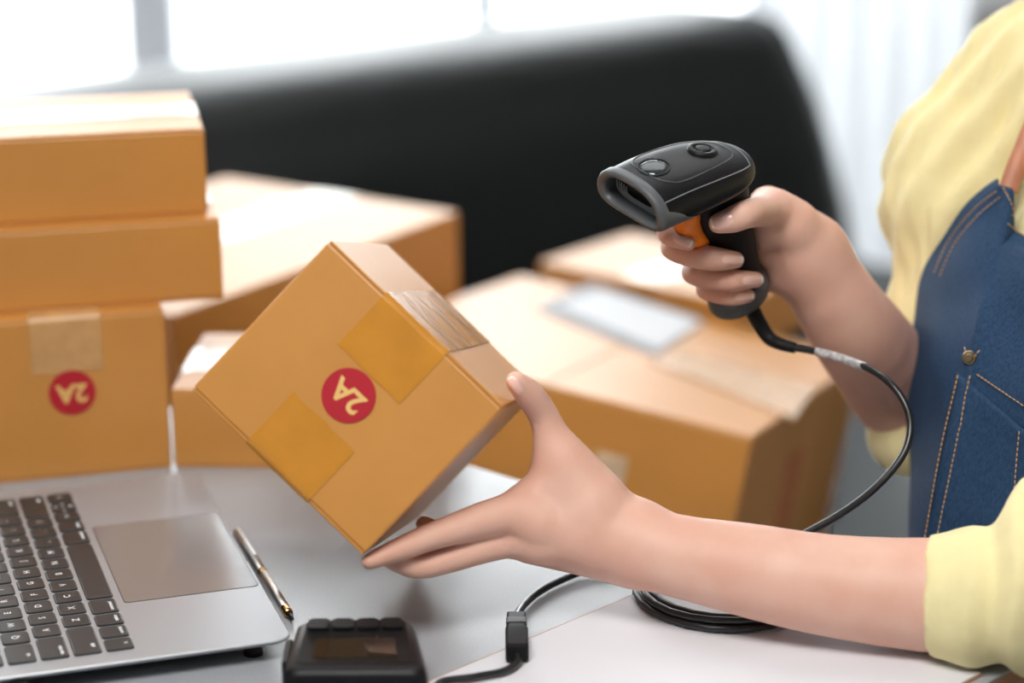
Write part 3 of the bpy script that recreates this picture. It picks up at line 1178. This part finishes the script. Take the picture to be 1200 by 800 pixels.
def smooth(V, F, it, lam=0.5):
    for _ in range(it):
        s = np.zeros_like(V)
        c = np.zeros(len(V))
        for i in range(4):
            for j in ((i + 1) % 4, (i + 3) % 4):
                np.add.at(s, F[:, i], V[F[:, j]])
                np.add.at(c, F[:, i], 1)
        V = V + lam * (s / np.maximum(c, 1)[:, None] - V)
    return V


def mesh_np(name, V, F):
    me = bpy.data.meshes.new(name)
    me.vertices.add(len(V))
    me.vertices.foreach_set('co', np.asarray(V, np.float32).ravel())
    me.loops.add(F.size)
    me.loops.foreach_set('vertex_index', F.ravel().astype(np.int32))
    me.polygons.add(len(F))
    me.polygons.foreach_set('loop_start', np.arange(0, F.size, 4, dtype=np.int32))
    me.polygons.foreach_set('loop_total', np.full(len(F), 4, dtype=np.int32))
    me.polygons.foreach_set('use_smooth', np.ones(len(F), bool))
    me.update()
    me.validate()
    return me


def bounds(prs, pad=0.02):
    pts_ = np.array([p[0] for p in prs] + [p[1] for p in prs])
    r = max(max(p[2], p[3]) for p in prs)
    return pts_.min(0) - r - pad, pts_.max(0) + r + pad


# ---- frame of the torso
TF = np.array([-0.87, -0.50, 0]); TF /= np.linalg.norm(TF)      # the way she faces
TR = np.array([-TF[1], TF[0], 0]) * -1                          # towards her right
if TR[1] < 0:
    TR = -TR
UP = np.array([0, 0, 1.0])
ShR = P(1226, 108, 1.70)
TC = ShR * np.array([1, 1, 0]) - TR * 0.165
ZO = ShR[2] - 1.045
ShL = ShR - TR * 0.33
person = empty('person', (0.45, 1.58, 0), 'woman in a yellow shirt and denim apron holding a scanner and a small box', 'person')

# ---- left hand (holds the box)
hn = lambda p, off: np.asarray(p) + off
EL = P(1225, 700, 1.405)
lf_c = [P(748, 637, 1.462), P(780, 648, 1.455), P(873, 667, 1.445), P(967, 685, 1.435), P(1081, 696.5, 1.425), EL]
lf_r = [0.0225, 0.0225, 0.0262, 0.0285, 0.0320, 0.036]
Lforearm = chain(lf_c, lf_r)
lw = P(735, 632, 1.465)
Lpalm = [prim(P(742, 634, 1.463), P(618, 608, 1.455), 0.0215, 0.0125),
         prim(P(742, 637, 1.463), P(616, 628, 1.462), 0.0215, 0.0135),
         prim(P(738, 640, 1.47), P(618, 636, 1.482), 0.0200, 0.0120),
         prim(P(735, 642, 1.475), P(628, 640, 1.497), 0.0180, 0.0110),
         prim(P(728, 622, 1.468), P(657, 545, 1.462), 0.0200, 0.0140),
         prim(P(690, 600, 1.460), P(636, 585, 1.460), 0.0170, 0.0100),
         prim(P(660, 560, 1.462), P(612, 586, 1.455), 0.0120, 0.0095)]
Lthumb = chain([P(690, 580, 1.464), P(655, 530, 1.460), P(637, 487, 1.455), P(620, 462, 1.444), P(604.5, 447, 1.434)],
               [0.0160, 0.0118, 0.0092, 0.0088, 0.0062])
Lfing = [
    chain([P(628, 612, 1.452), P(592, 603, 1.448), P(516, 625, 1.432), P(471, 642, 1.422), P(433, 657.5, 1.413)], [0.0135, 0.0122, 0.0086, 0.0072, 0.0050]),
    chain([P(628, 636, 1.458), P(592, 633, 1.455), P(502, 662, 1.437), P(473, 660, 1.432), P(450, 652, 1.430)], [0.0125, 0.0108, 0.0078, 0.0068, 0.0052]),
    chain([P(630, 630, 1.478), P(590, 625, 1.478), P(528, 634, 1.474), P(508, 622, 1.476), P(497, 614, 1.478)], [0.0110, 0.0095, 0.0075, 0.0068, 0.0052]),
    chain([P(640, 632, 1.492), P(600, 630, 1.495), P(556, 634, 1.497), P(540, 627, 1.500), P(532, 621, 1.502)], [0.0100, 0.0085, 0.0068, 0.0060, 0.0048])]


def fL(Q):
    d = d_chain(Q, Lforearm, 0.006)
    d = smin(d, d_chain(Q, Lpalm, 0.012), 0.009)
    d = smin(d, d_chain(Q, Lthumb), 0.016)
    fd = None
    for c in Lfing:
        e = d_chain(Q, c)
        fd = e if fd is None else smin(fd, e, 0.0015)
    return smin(d, fd, 0.007)


# ---- right hand (holds the scanner)
ER = P(1062, 462, 1.705)
rf_c = [P(950, 306, 1.592), P(988, 366, 1.612), P(1014, 402, 1.640), P(1046, 444, 1.687), ER]
rf_r = [0.0245, 0.0275, 0.0305, 0.0330, 0.034]
Rforearm = chain(rf_c, rf_r)
Rpalm = [prim(P(948, 290, 1.592), P(900, 240, 1.588), 0.0225, 0.0125),
         prim(P(946, 298, 1.592), P(893, 268, 1.592), 0.0215, 0.0125),
         prim(P(940, 304, 1.592), P(893, 294, 1.596), 0.0200, 0.0120),
         prim(P(932, 310, 1.590), P(899, 320, 1.598), 0.0170, 0.0110),
         prim(P(940, 280, 1.578), P(905, 248, 1.562), 0.0190, 0.0135),
         prim(P(926, 304, 1.580), P(914, 318, 1.585), 0.0140, 0.0120)]

SI = np.array(SCN.inverted())


def hdist(p):
    q = SI[:3, :3] @ p + SI[:3, 3] - H0
    t, a, x = q @ HD, q @ HB, q[0]
    fa, sa = np.interp(t, [0, .02, .04, .09, .109, .125], [.0245, .0222, .0205, .0190, .0228, .0228]), np.interp(t, [0, .02, .04, .09, .109, .125], [.0185, .0163, .015, .0145, .0172, .0172])
    k = math.hypot(a / fa, x / sa)
    g = math.hypot(a / fa ** 2, x / sa ** 2) / max(k, 1e-6)
    return (k - 1) / max(g, 1e-6), x


def hdist_all(Q):
    q = Q @ SI[:3, :3].T + SI[:3, 3] - H0
    t, a, x = q @ HD, q @ HB, q[:, 0]
    tt = [-.01, 0, .018, .04, .065, .085, .0935, .098, .105, .109, .1105]
    fa = np.interp(t, tt, [.0250, .0245, .0225, .0205, .0195, .0192, .0202, .0224, .0230, .0214, .0185])
    sa = np.interp(t, tt, [.0190, .0185, .0165, .0150, .0146, .0146, .0154, .0170, .0174, .0160, .0135])
    k = np.hypot(a / fa, x / sa)
    g = np.hypot(a / fa ** 2, x / sa ** 2) / np.maximum(k, 1e-6)
    d = (k - 1) / np.maximum(g, 1e-6)
    return np.where((t < -0.004) | (t > 0.1115), 0.02, d)


def scw(p):
    return SI_F[:3, :3] @ p + SI_F[:3, 3]


SI_F = np.array(SCN)
TRIG = (scw(H0 + HD * 0.016 - HB * 0.0250), scw(H0 + HD * 0.031 - HB * 0.0250), 0.0092, 0.0092, None)


def nearside(px, py, r, extra=0.0):
    # rest a joint of radius r on the near face of the handle
    d = 1.62
    while d > 1.45:
        h, x = hdist(P(px, py, d))
        if h >= r + extra and x > 0:
            break
        d -= 0.0004
    return P(px, py, d)


def farside(px, py, r):
    d = 1.45
    while d < 1.66:
        h, x = hdist(P(px, py, d))
        if h >= r and x < 0:
            break
        d += 0.0004
    return P(px, py, d)


Rfing = [
    chain([farside(902, 252, .010), farside(858, 256, .009), P(800, 264, 1.548), P(784, 271, 1.528), P(789, 276, 1.514), P(806, 284, 1.506)], [0.0110, 0.0090, 0.0080, 0.0076, 0.0074, 0.0054]),
    chain([farside(895, 274, .010), farside(856, 281, .009), P(800, 286, 1.562), P(789, 290, 1.543), P(806, 297, 1.527), nearside(836, 303, .0074), nearside(862, 304.5, .0052)], [0.0110, 0.0092, 0.0084, 0.0082, 0.0082, 0.0078, 0.0056]),
    chain([farside(895, 296, .010), farside(864, 306, .008), P(822, 316, 1.574), P(812, 319, 1.558), P(826, 324, 1.540), nearside(857, 328.5, .0068), nearside(886, 327.5, .0048)], [0.0105, 0.0086, 0.0080, 0.0076, 0.0076, 0.0072, 0.0052]),
    chain([farside(900, 320, .009), farside(870, 330, .007), P(836, 336, 1.584), P(827, 338, 1.570), P(838, 343, 1.553), nearside(858, 347, .0058), nearside(877, 346.5, .0042)], [0.0095, 0.0076, 0.0070, 0.0066, 0.0066, 0.0062, 0.0046])]


Rthumb = chain([P(926, 262, 1.568), nearside(904, 247, .0105), nearside(877, 250, .0088), nearside(859, 257, .0080), nearside(842, 261.5, .0062)],
               [0.0150, 0.0112, 0.0092, 0.0084, 0.0064])
print('HAND', [[round(float(proj(p[1])[2]), 3) for p in c] for c in Rfing + [Rthumb]])


def fR(Q):
    d = d_chain(Q, Rforearm, 0.006)
    d = smin(d, d_chain(Q, Rpalm, 0.010), 0.012)
    d = smin(d, d_chain(Q, Rthumb), 0.012)
    fd = None
    for c in Rfing:
        e = d_chain(Q, c)
        fd = e if fd is None else smin(fd, e, 0.0012)
    d = smin(d, fd, 0.005)
    d = np.maximum(d, 0.0006 - hdist_all(Q))           # flesh gives way to what it grips
    return np.maximum(d, 0.0004 - d_prim(Q, TRIG))


# ---- torso, upper arms, neck, head
ARM_R = chain([ShR, (ShR + ER) / 2 + UP * 0.0, ER], [0.048, 0.042, 0.036])
ARM_L = chain([ShL, (ShL + EL) / 2, EL], [0.048, 0.042, 0.037])
HC = TC + UP * (1.285 + ZO) + TF * 0.03
TOR = [prim(TC - TF * 0.03 + UP * 0.50, TC - TF * 0.01 + UP * (0.70 + ZO), 0.135, 0.115, (TF, 0.80)),
       prim(TC - TF * 0.01 + UP * (0.70 + ZO), TC + UP * (0.93 + ZO), 0.115, 0.135, (TF, 0.75)),
       prim(TC + UP * (0.93 + ZO) - TR * 0.07, TC + UP * (0.93 + ZO) + TR * 0.07, 0.085, 0.085),
       prim(ShR, ShL, 0.052, 0.052)]
NECK = [prim(TC + UP * (1.05 + ZO), TC + UP * (1.13 + ZO) + TF * 0.006, 0.052, 0.045),
        prim(TC + UP * (1.13 + ZO) + TF * 0.006, HC - UP * 0.05 - TF * 0.01, 0.045, 0.046)]
HEAD = [prim(HC + UP * 0.035 - TF * 0.020, HC + UP * 0.035 + TF * 0.010, 0.088, 0.084),
        prim(HC + TF * 0.012, HC - UP * 0.080 + TF * 0.045, 0.072, 0.036),
        prim(HC - UP * 0.034 + TF * 0.098, HC + UP * 0.004 + TF * 0.086, 0.0095, 0.006),
        prim(HC - UP * 0.066 + TF * 0.078 - TR * 0.014, HC - UP * 0.066 + TF * 0.078 + TR * 0.014, 0.008, 0.008),
        prim(HC - UP * 0.02 + TR * 0.080 - TF * 0.01, HC + UP * 0.015 + TR * 0.083 - TF * 0.015, 0.012, 0.016, (TR, 0.5)),
        prim(HC - UP * 0.02 - TR * 0.080 - TF * 0.01, HC + UP * 0.015 - TR * 0.083 - TF * 0.015, 0.012, 0.016, (TR, 0.5))]
HIP = TC - TF * 0.03 + UP * 0.50
LEGS = []
for s in (-1, 1):
    h_ = HIP + TR * 0.085 * s
    k_ = h_ + TF * 0.20 - UP * 0.10 + TR * 0.03 * s
    a_ = k_ - UP * 0.33 - TF * 0.04
    LEGS += chain([h_, k_, a_, a_ + TF * 0.12 - UP * 0.03], [0.080, 0.058, 0.038, 0.030])


def fBody(Q):
    d = d_chain(Q, TOR, 0.05)
    d = smin(d, d_chain(Q, ARM_R), 0.03)
    d = smin(d, d_chain(Q, ARM_L), 0.03)
    d = smin(d, d_chain(Q, NECK, 0.02), 0.03)
    d = smin(d, d_chain(Q, HEAD, 0.018), 0.02)
    return smin(d, d_chain(Q, LEGS, 0.02), 0.03)


parts_v, parts_f, base_i = [], [], 0
for f_, prs, h_ in ((fL, Lforearm + Lpalm + Lthumb + sum(Lfing, []), 0.0013), (fR, Rforearm + Rpalm + Rthumb + sum(Rfing, []), 0.0013),
                    (fBody, TOR + ARM_R + ARM_L + NECK + HEAD + LEGS, 0.006)):
    lo, hi = bounds(prs)
    V, F = surface_nets(f_, lo, hi, h_)
    V = smooth(V, F, 3)
    parts_v.append(V)
    parts_f.append(F + base_i)
    base_i += len(V)
PINV = person.matrix_world.inverted()


def ppart(o):
    o.matrix_parent_inverse = Matrix.Translation((-0.45, -1.58, 0))
    return o


bme = mesh_np('body', np.concatenate(parts_v), np.concatenate(parts_f))
body = ppart(link('body', bme, SKIN, person))
BV = BVHTree.FromPolygons([tuple(v) for v in np.concatenate(parts_v[:2])], [tuple(f) for f in np.concatenate(parts_f[:2])])


def hit(px, py):
    r = W @ np.array([(px - 600) / FPX, (py - 400) / FPX, 1.0])
    r /= np.linalg.norm(r)
    l, n, i, d_ = BV.ray_cast(Vector(CAM), Vector(r))
    return (np.array(l), np.array(n)) if l is not None else (None, None)


# fingernails: small plates laid on the fingertips
def nail(px, py, ang_, ln, wd, tip=0.16):
    ca, sa = math.cos(math.radians(ang_)), math.sin(math.radians(ang_))
    nu, nv_ = 10, 8
    V, F, mi = [], [], []
    for i in range(nu + 1):
        u = -1 + 2 * i / nu
        wv = wd / 2 * (1 - max(0, -u - 0.35) ** 2 * 1.2) * (1 - max(0, u - 0.45) ** 2 * 1.4)
        for j in range(nv_ + 1):
            v = -1 + 2 * j / nv_
            x, y = u * ln / 2, v * wv
            l, n = hit(px + ca * x - sa * y, py + sa * x + ca * y)
            if l is None:
                # past the fingertip: run on from the previous row
                if i > 1:
                    l = 2 * V[(i - 1) * (nv_ + 1) + j] - V[(i - 2) * (nv_ + 1) + j]
                    V.append(l)
                    continue
                return None
            V.append(l + n * (0.0005 if abs(v) < 1 and u > -1 else 0.0))
    for i in range(nu):
        for j in range(nv_):
            F.append((i * (nv_ + 1) + j, i * (nv_ + 1) + j + 1, (i + 1) * (nv_ + 1) + j + 1, (i + 1) * (nv_ + 1) + j))
            mi.append(1 if i >= nu * (1 - tip) else 0)
    o = from_np('fingernail', V, F, [NAIL, NAIL_TIP], person)
    for p_, k in zip(o.data.polygons, mi):
        p_.material_index = k
    return ppart(o)


for a in ((846, 259, 165, 26, 19), (800, 281, 28, 24, 14), (858, 304, 2, 24, 13), (882, 328.5, -2, 24, 13), (872, 347.5, -2, 21, 10), (604, 452, -125, 24, 12)):
    nail(*a)

# ---- hair
HR_ = [prim(HC + UP * 0.050 - TF * 0.030, HC + UP * 0.048 + TF * 0.002, 0.098, 0.092), prim(HC + UP * 0.02 - TF * 0.055, HC - UP * 0.10 - TF * 0.065, 0.078, 0.055)]


def fHair(Q):
    d = d_chain(Q, HR_, 0.02)
    face = d_prim(Q, prim(HC - UP * 0.06 + TF * 0.105, HC + UP * 0.025 + TF * 0.105, 0.085, 0.078))
    return np.maximum(d, -face)


lo, hi = bounds(HR_)
V, F = surface_nets(fHair, lo, hi, 0.005)
ppart(link('hair', mesh_np('hair', smooth(V, F, 2), F), HAIR, person))
for s in (-1, 1):
    bm = bmesh.new()
    ec = HC + UP * 0.008 + TF * 0.0845 + TR * 0.030 * s
    bmesh.ops.create_uvsphere(bm, u_segments=12, v_segments=8, radius=0.0085, matrix=Matrix.Translation(ec))
    ppart(from_bm('eye', bm, mat('eye', (0.05, 0.03, 0.025), 0.2), person, True))

ppart(tube('mouth', [HC - UP * (0.066 - 0.002 * math.cos(a * 3)) + TF * (0.0855 - 0.006 * a * a) + TR * 0.020 * a for a in np.linspace(-1, 1, 9)], [0.001, 0.003, 0.004, 0.0045, 0.0042, 0.0045, 0.004, 0.003, 0.001], mat('lips', (0.55, 0.18, 0.16), 0.4), person))
for s in (-1, 1):
    ppart(tube('eyebrow', [HC + UP * (0.028 - 0.004 * a * a) + TF * (0.0905 - 0.008 * (a + 0.6) ** 2 * 0.6) + TR * (0.030 + 0.015 * a) * s for a in np.linspace(-1, 1, 7)], 0.0022, HAIR, person, 6))

# ---- trousers
def fTr(Q):
    return d_chain(Q, [prim(p[0], p[1], p[2] + 0.010, p[3] + 0.010) for i, p in enumerate(LEGS) if i % 3 < 2] +
                   [prim(HIP - UP * 0.02, HIP + UP * 0.10, 0.15, 0.130, (TF, 0.80))], 0.03)


lo, hi = bounds(LEGS, 0.08)
V, F = surface_nets(fTr, lo, hi, 0.008)
ppart(link('trousers', mesh_np('trousers', smooth(V, F, 2), F), TROUSER, person))


# ---- shirt: loose cloth shell with folds
def wob(Q, s, seed=0.0):
    x, y, z = Q[:, 0] * s, Q[:, 1] * s, Q[:, 2] * s
    return np.sin(x * 1.1 + 2.1 * np.sin(y * .7 + seed) + seed) * np.sin(y * 1.3 + 1.7 * np.sin(z * .8 + seed)) + 0.5 * np.sin(z * 2.1 + 1.5 * np.sin(x * 1.3) + seed * 2)


SLV_R = [prim(ShR, P(1135, 200, 1.70), 0.058, 0.052), prim(P(1135, 200, 1.70), P(1116, 248, 1.69), 0.052, 0.045),
         prim(P(1120, 250, 1.69), P(1122, 340, 1.69), 0.043, 0.030), prim(P(1118, 330, 1.69), P(1095, 470, 1.705), 0.036, 0.038)]
CUFF_R = [prim(P(1086, 362, 1.695), P(1066, 508, 1.705), 0.024, 0.030)]
le_dir = (lf_c[4] - EL) / np.linalg.norm(lf_c[4] - EL)
CUT_L = P(1090, 696, 1.425)
SLV_L = [prim(P(1075, 695.5, 1.426), P(1150, 702, 1.415), 0.0358, 0.0375),
         prim(P(1150, 701, 1.415), EL + UP * 0.004, 0.0395, 0.045), prim(EL + UP * 0.006, (EL + ShL) / 2, 0.046, 0.054), prim((EL + ShL) / 2, ShL, 0.054, 0.060),
         prim(P(1190, 630, 1.40), P(1235, 612, 1.40), 0.014, 0.026)]
STOR = [prim(TC - TF * 0.03 + UP * 0.52, TC - TF * 0.005 + UP * (0.72 + ZO), 0.150, 0.130, (TF, 0.80)),
        prim(TC - TF * 0.005 + UP * (0.72 + ZO), TC + UP * (0.93 + ZO), 0.130, 0.150, (TF, 0.75)),
        prim(TC + UP * (0.93 + ZO) - TR * 0.07, TC + UP * (0.93 + ZO) + TR * 0.07, 0.098, 0.098),
        prim(ShR, ShL, 0.058, 0.058)]
ARMS_IN_L = Lforearm
ARMS_IN_R = Rforearm


def axis_fold(Q, a, b, freq, tilt=0.0):
    ax_ = (b - a) / np.linalg.norm(b - a)
    t = (Q - a) @ ax_
    w_ = wob(Q, 28.0, 0.7)
    return np.sin(t * freq + w_ * 0.9 + tilt)


def fShirt(Q):
    d = d_chain(Q, STOR, 0.05)
    d = smin(d, d_chain(Q, SLV_R, 0.022), 0.03)
    d = smin(d, d_chain(Q, CUFF_R, 0.01), 0.018)
    d = smin(d, d_chain(Q, SLV_L, 0.012), 0.02)
    tL = (Q - CUT_L) @ le_dir                     # beyond the cuff line towards the hand
    near = d_chain(Q, SLV_L, 0.012) < 0.03
    cuffdist = np.clip((-tL - 0.020) / 0.02, 0, 1) * 0.8 + 0.2
    amp = np.where(near, cuffdist, 1.0)
    d = d + amp * (0.0042 * axis_fold(Q, CUT_L, EL, 210.0) * near)
    hz_ = (Q - ShR) @ TR
    drape = np.sin(hz_ * 210 + Q[:, 2] * 60 + 1.3 * np.sin(Q[:, 2] * 17 + 1)) + 0.45 * np.sin(hz_ * 430 - Q[:, 2] * 90 + 2 * np.sin(Q[:, 2] * 25))
    dR = np.sqrt(((Q - ShR + UP * 0.05) ** 2).sum(1)) * 0.7
    d = d + 0.0034 * drape * np.clip(1.5 - dR / 0.12, 0, 1)
    # openings for the forearms
    cut = np.where(near & (np.sqrt(((Q - CUT_L) ** 2).sum(1)) < 0.12), tL + 0.0007 * wob(Q, 120, 1.0), -1.0)
    d = np.maximum(d, cut)
    ontop = near & (Q[:, 1] - Q[:, 0] > 0.992)
    d = np.maximum(d, np.where(ontop, TZ + 0.0052 - Q[:, 2], -1.0))      # the cuff lies flat on the desk
    nk = d_prim(Q, prim(TC + UP * (1.06 + ZO) + TF * 0.02, TC + UP * (1.25 + ZO) + TF * 0.03, 0.062, 0.09))
    return np.maximum(d, -nk)


lo, hi = bounds(STOR + SLV_R + CUFF_R + SLV_L)
V, F = surface_nets(fShirt, lo, hi, 0.0030)
SHV, SHF = smooth(V, F, 2), F
shirt = ppart(link('shirt', mesh_np('shirt', SHV, SHF), SHIRT, person))
# rolled hem line of the near cuff
ring = []
a1 = np.cross(le_dir, UP); a1 /= np.linalg.norm(a1)
a2 = np.cross(le_dir, a1)

# ---- denim apron
rows = [  # right edge px, py, depth | crease px, depth | far left px, depth
    (1171, 211, 1.600, 1184, 1.578, 1330, 1.470),
    (1131, 246, 1.620, 1174, 1.572, 1345, 1.465),
    (1102, 284, 1.635, 1158, 1.562, 1360, 1.460),
    (1085, 322, 1.650, 1145, 1.553, 1370, 1.455),
    (1073, 370, 1.660, 1131, 1.545, 1380, 1.450),
    (1067, 420, 1.665, 1117, 1.543, 1385, 1.448),
    (1066, 500, 1.665, 1097, 1.548, 1385, 1.446),
    (1068, 570, 1.660, 1086, 1.555, 1385, 1.446),
    (1071, 640, 1.655, 1082, 1.558, 1385, 1.446),
    (1076, 740, 1.650, 1084, 1.560, 1385, 1.446),
    (1090, 900, 1.640, 1094, 1.560, 1385, 1.446)]
ctrl = []
for ex, ey, ed, cx_, cd, rx_, rd in rows:
    E = P(ex, ey, ed)
    z = E[2]
    C_ = PZ(cx_, cd, z)
    R_ = PZ(rx_, rd, z)
    m1 = E * 0.45 + C_ * 0.55 + np.array([-0.004, -0.001, 0])
    q1 = C_ * 0.92 + R_ * 0.08 + np.array([0.001, -0.003, 0])
    q2 = C_ * 0.45 + R_ * 0.55 + np.array([-0.004, -0.010, 0])
    ctrl.append([E, m1, C_, q1, q2, R_])
ctrl = np.array(ctrl)
nS, nT = 12, 8
g1 = np.array([catmull(r, nS) for r in ctrl])                       # rows x S
g2 = np.array([catmull(g1[:, i], nT) for i in range(g1.shape[1])])  # S x T
G = np.transpose(g2, (1, 0, 2))                                     # T x S
nTt, nSs = G.shape[:2]
sl = np.linspace(0, 1, nSs)
tl_ = np.linspace(0, 1, nTt)
# bib top drops beside the strap tab; soft creases in the cloth
drop = np.clip((sl - 0.41) / 0.10, 0, 1)
drop = drop * drop * (3 - 2 * drop)
fade = np.clip(1 - tl_ / 0.14, 0, 1)
G[:, :, 2] -= 0.030 * drop[None, :] * fade[:, None]
dT = np.gradient(G, axis=0)
dS = np.gradient(G, axis=1)
Nn = np.cross(dS, dT)
Nn /= np.linalg.norm(Nn, axis=2)[:, :, None]
toC = CAM - G
sg = np.sign((Nn * toC).sum(2).mean())
Nn *= sg
amp = 0.0016 * np.sin(tl_ * 26)[:, None] * np.sin(sl * 14 + 1)[None, :]
G = G + Nn * amp[:, :, None]


def sheet(name, A, N_, th, m, parent):
    a, b = A.shape[:2]
    V = np.concatenate([(A + N_ * th).reshape(-1, 3), A.reshape(-1, 3)])
    F = []
    o = a * b
    for i in range(a - 1):
        for j in range(b - 1):
            F.append((i * b + j, i * b + j + 1, (i + 1) * b + j + 1, (i + 1) * b + j))
            F.append((o + i * b + j, o + (i + 1) * b + j, o + (i + 1) * b + j + 1, o + i * b + j + 1))
    bd_ = [(0, j) for j in range(b)] + [(i, b - 1) for i in range(1, a)] + [(a - 1, j) for j in range(b - 2, -1, -1)] + [(i, 0) for i in range(a - 2, 0, -1)]
    for k in range(len(bd_)):
        p, q = bd_[k], bd_[(k + 1) % len(bd_)]
        F.append((p[0] * b + p[1], o + p[0] * b + p[1], o + q[0] * b + q[1], q[0] * b + q[1]))
    ob = from_np(name, V, F, m, parent)
    fix_normals(ob)
    return ob


apron = ppart(sheet('apron', G, Nn, 0.0018, DENIM, person))
AP = BVHTree.FromPolygons([tuple(v) for v in (G + Nn * 0.0018).reshape(-1, 3)],
                          [(i * nSs + j, i * nSs + j + 1, (i + 1) * nSs + j + 1, (i + 1) * nSs + j) for i in range(nTt - 1) for j in range(nSs - 1)])


def ahit(px, py, off):
    r = W @ np.array([(px - 600) / FPX, (py - 400) / FPX, 1.0])
    r /= np.linalg.norm(r)
    l, n, i, d_ = AP.ray_cast(Vector(CAM), Vector(r))
    if l is None:
        return None
    n = np.array(n)
    if n @ r > 0:
        n = -n
    return np.array(l) + n * off


# pocket: a second layer of denim right of the seam
pk = []
for v in np.linspace(0, 1, 26):
    row = []
    for u in np.linspace(0, 1, 22):
        xl = 1123 + (1083 - 1123) * v
        yl = 436 + (640 - 436) * v
        p = ahit(xl + u * 175, yl + u * (150 - 60 * v), 0.0004)
        row.append(p)
    pk.append(row)
for row in pk:
    for k in range(len(row)):
        if row[k] is None:
            row[k] = 2 * row[k - 1] - row[k - 2]
pk = np.array(pk)
dn = np.cross(np.gradient(pk, axis=1), np.gradient(pk, axis=0))
dn /= np.linalg.norm(dn, axis=2)[:, :, None]
dn *= np.sign((dn * (CAM - pk)).sum(2).mean())
ppart(sheet('pocket', pk, dn, 0.0016, DENIM, person))


def dashes(lines, off=0.0004, step=0.0034, on=0.0024):
    out = []
    for ln in lines:
        px_ = catmull(ln, 24)
        p = [ahit(x, y, off) for x, y in px_]
        p = np.array([q for q in p if q is not None])
        if len(p) < 2:
            continue
        s = np.concatenate([[0], np.cumsum(np.linalg.norm(np.diff(p, axis=0), axis=1))])
        for a in np.arange(0, s[-1] - on, step):
            out.append(np.array([[np.interp(t, s, p[:, i]) for i in range(3)] for t in (a, a + on / 2, a + on)]))
    return out


st1 = dashes([[(1168, 224), (1140, 247), (1112, 282), (1094, 322)], [(1172, 231), (1146, 253), (1119, 286), (1101, 325)],
              [(1176, 220), (1184, 236), (1190, 256)], [(1181, 262), (1190, 270), (1204, 279)], [(1186, 252), (1194, 256), (1204, 259)]])
st2 = dashes([[(1126, 441), (1106, 530), (1087, 632)], [(1138, 441), (1119, 530), (1100, 632)], [(1148, 440), (1172, 456), (1204, 477)],
              [(1197, 505), (1193, 550), (1190, 600)], [(1134, 408), (1137, 420)], [(1150, 412), (1141, 422)]], 0.0026)
o = ppart(tubes('stitching', st1 + st2, 0.00040, STITCH, person, 5))
o['kind'] = 'stuff'
rp = ahit(1138, 420, 0.0022)
rn = CAM - rp
rn /= np.linalg.norm(rn)
rn = rn * 0.6 + (-TR) * 0.3 + TF * 0.5
bm = bmesh.new()
q = Vector(rn).to_track_quat('Z', 'Y').to_matrix().to_4x4()
bmesh.ops.create_cone(bm, cap_ends=True, segments=24, radius1=0.0047, radius2=0.0040, depth=0.0016, matrix=Matrix.Translation(rp) @ q)
bmesh.ops.create_cone(bm, cap_ends=True, segments=20, radius1=0.0030, radius2=0.0022, depth=0.0010, matrix=Matrix.Translation(rp + rn * 0.0012) @ q)
ppart(from_bm('rivet', bm, BRASS, person))
# leather strap over the shoulder
SB_ = BVHTree.FromPolygons([tuple(v) for v in SHV], [tuple(f) for f in SHF])


def shit(px, py, off):
    r = W @ np.array([(px - 600) / FPX, (py - 400) / FPX, 1.0])
    r /= np.linalg.norm(r)
    l, n, i_, d_ = SB_.ray_cast(Vector(CAM), Vector(r))
    return np.array(l) - r * off if l is not None else None


pe = shit(1240, 70, 0.012)
d0_, d1_ = float(proj(G[1, 6])[2]) - 0.003, float(proj(pe)[2])
sp = catmull([P(x, y, d0_ + (d1_ - d0_) * max(0, k - 0.6) / 4.4) for k, (x, y) in enumerate(((1181, 224), (1190, 198), (1201, 171), (1213, 141), (1226, 106), (1240, 70)))], 8)
Tg = np.gradient(sp, axis=0)
Tg /= np.linalg.norm(Tg, axis=1)[:, None]
sd_ = np.cross(Tg, CAM - sp)
sd_ /= np.linalg.norm(sd_, axis=1)[:, None]
sd_ = sd_ * 0.0064
A = np.stack([sp - sd_, sp, sp + sd_], 1)
nb_ = np.cross(sd_, Tg)
nb_ /= np.linalg.norm(nb_, axis=1)[:, None]
nb_ *= np.sign((nb_ * (CAM - sp)).sum(1).mean())
ppart(sheet('strap', A, np.repeat(nb_[:, None, :], 3, 1), 0.0022, LEATHER, person))
#@@P1
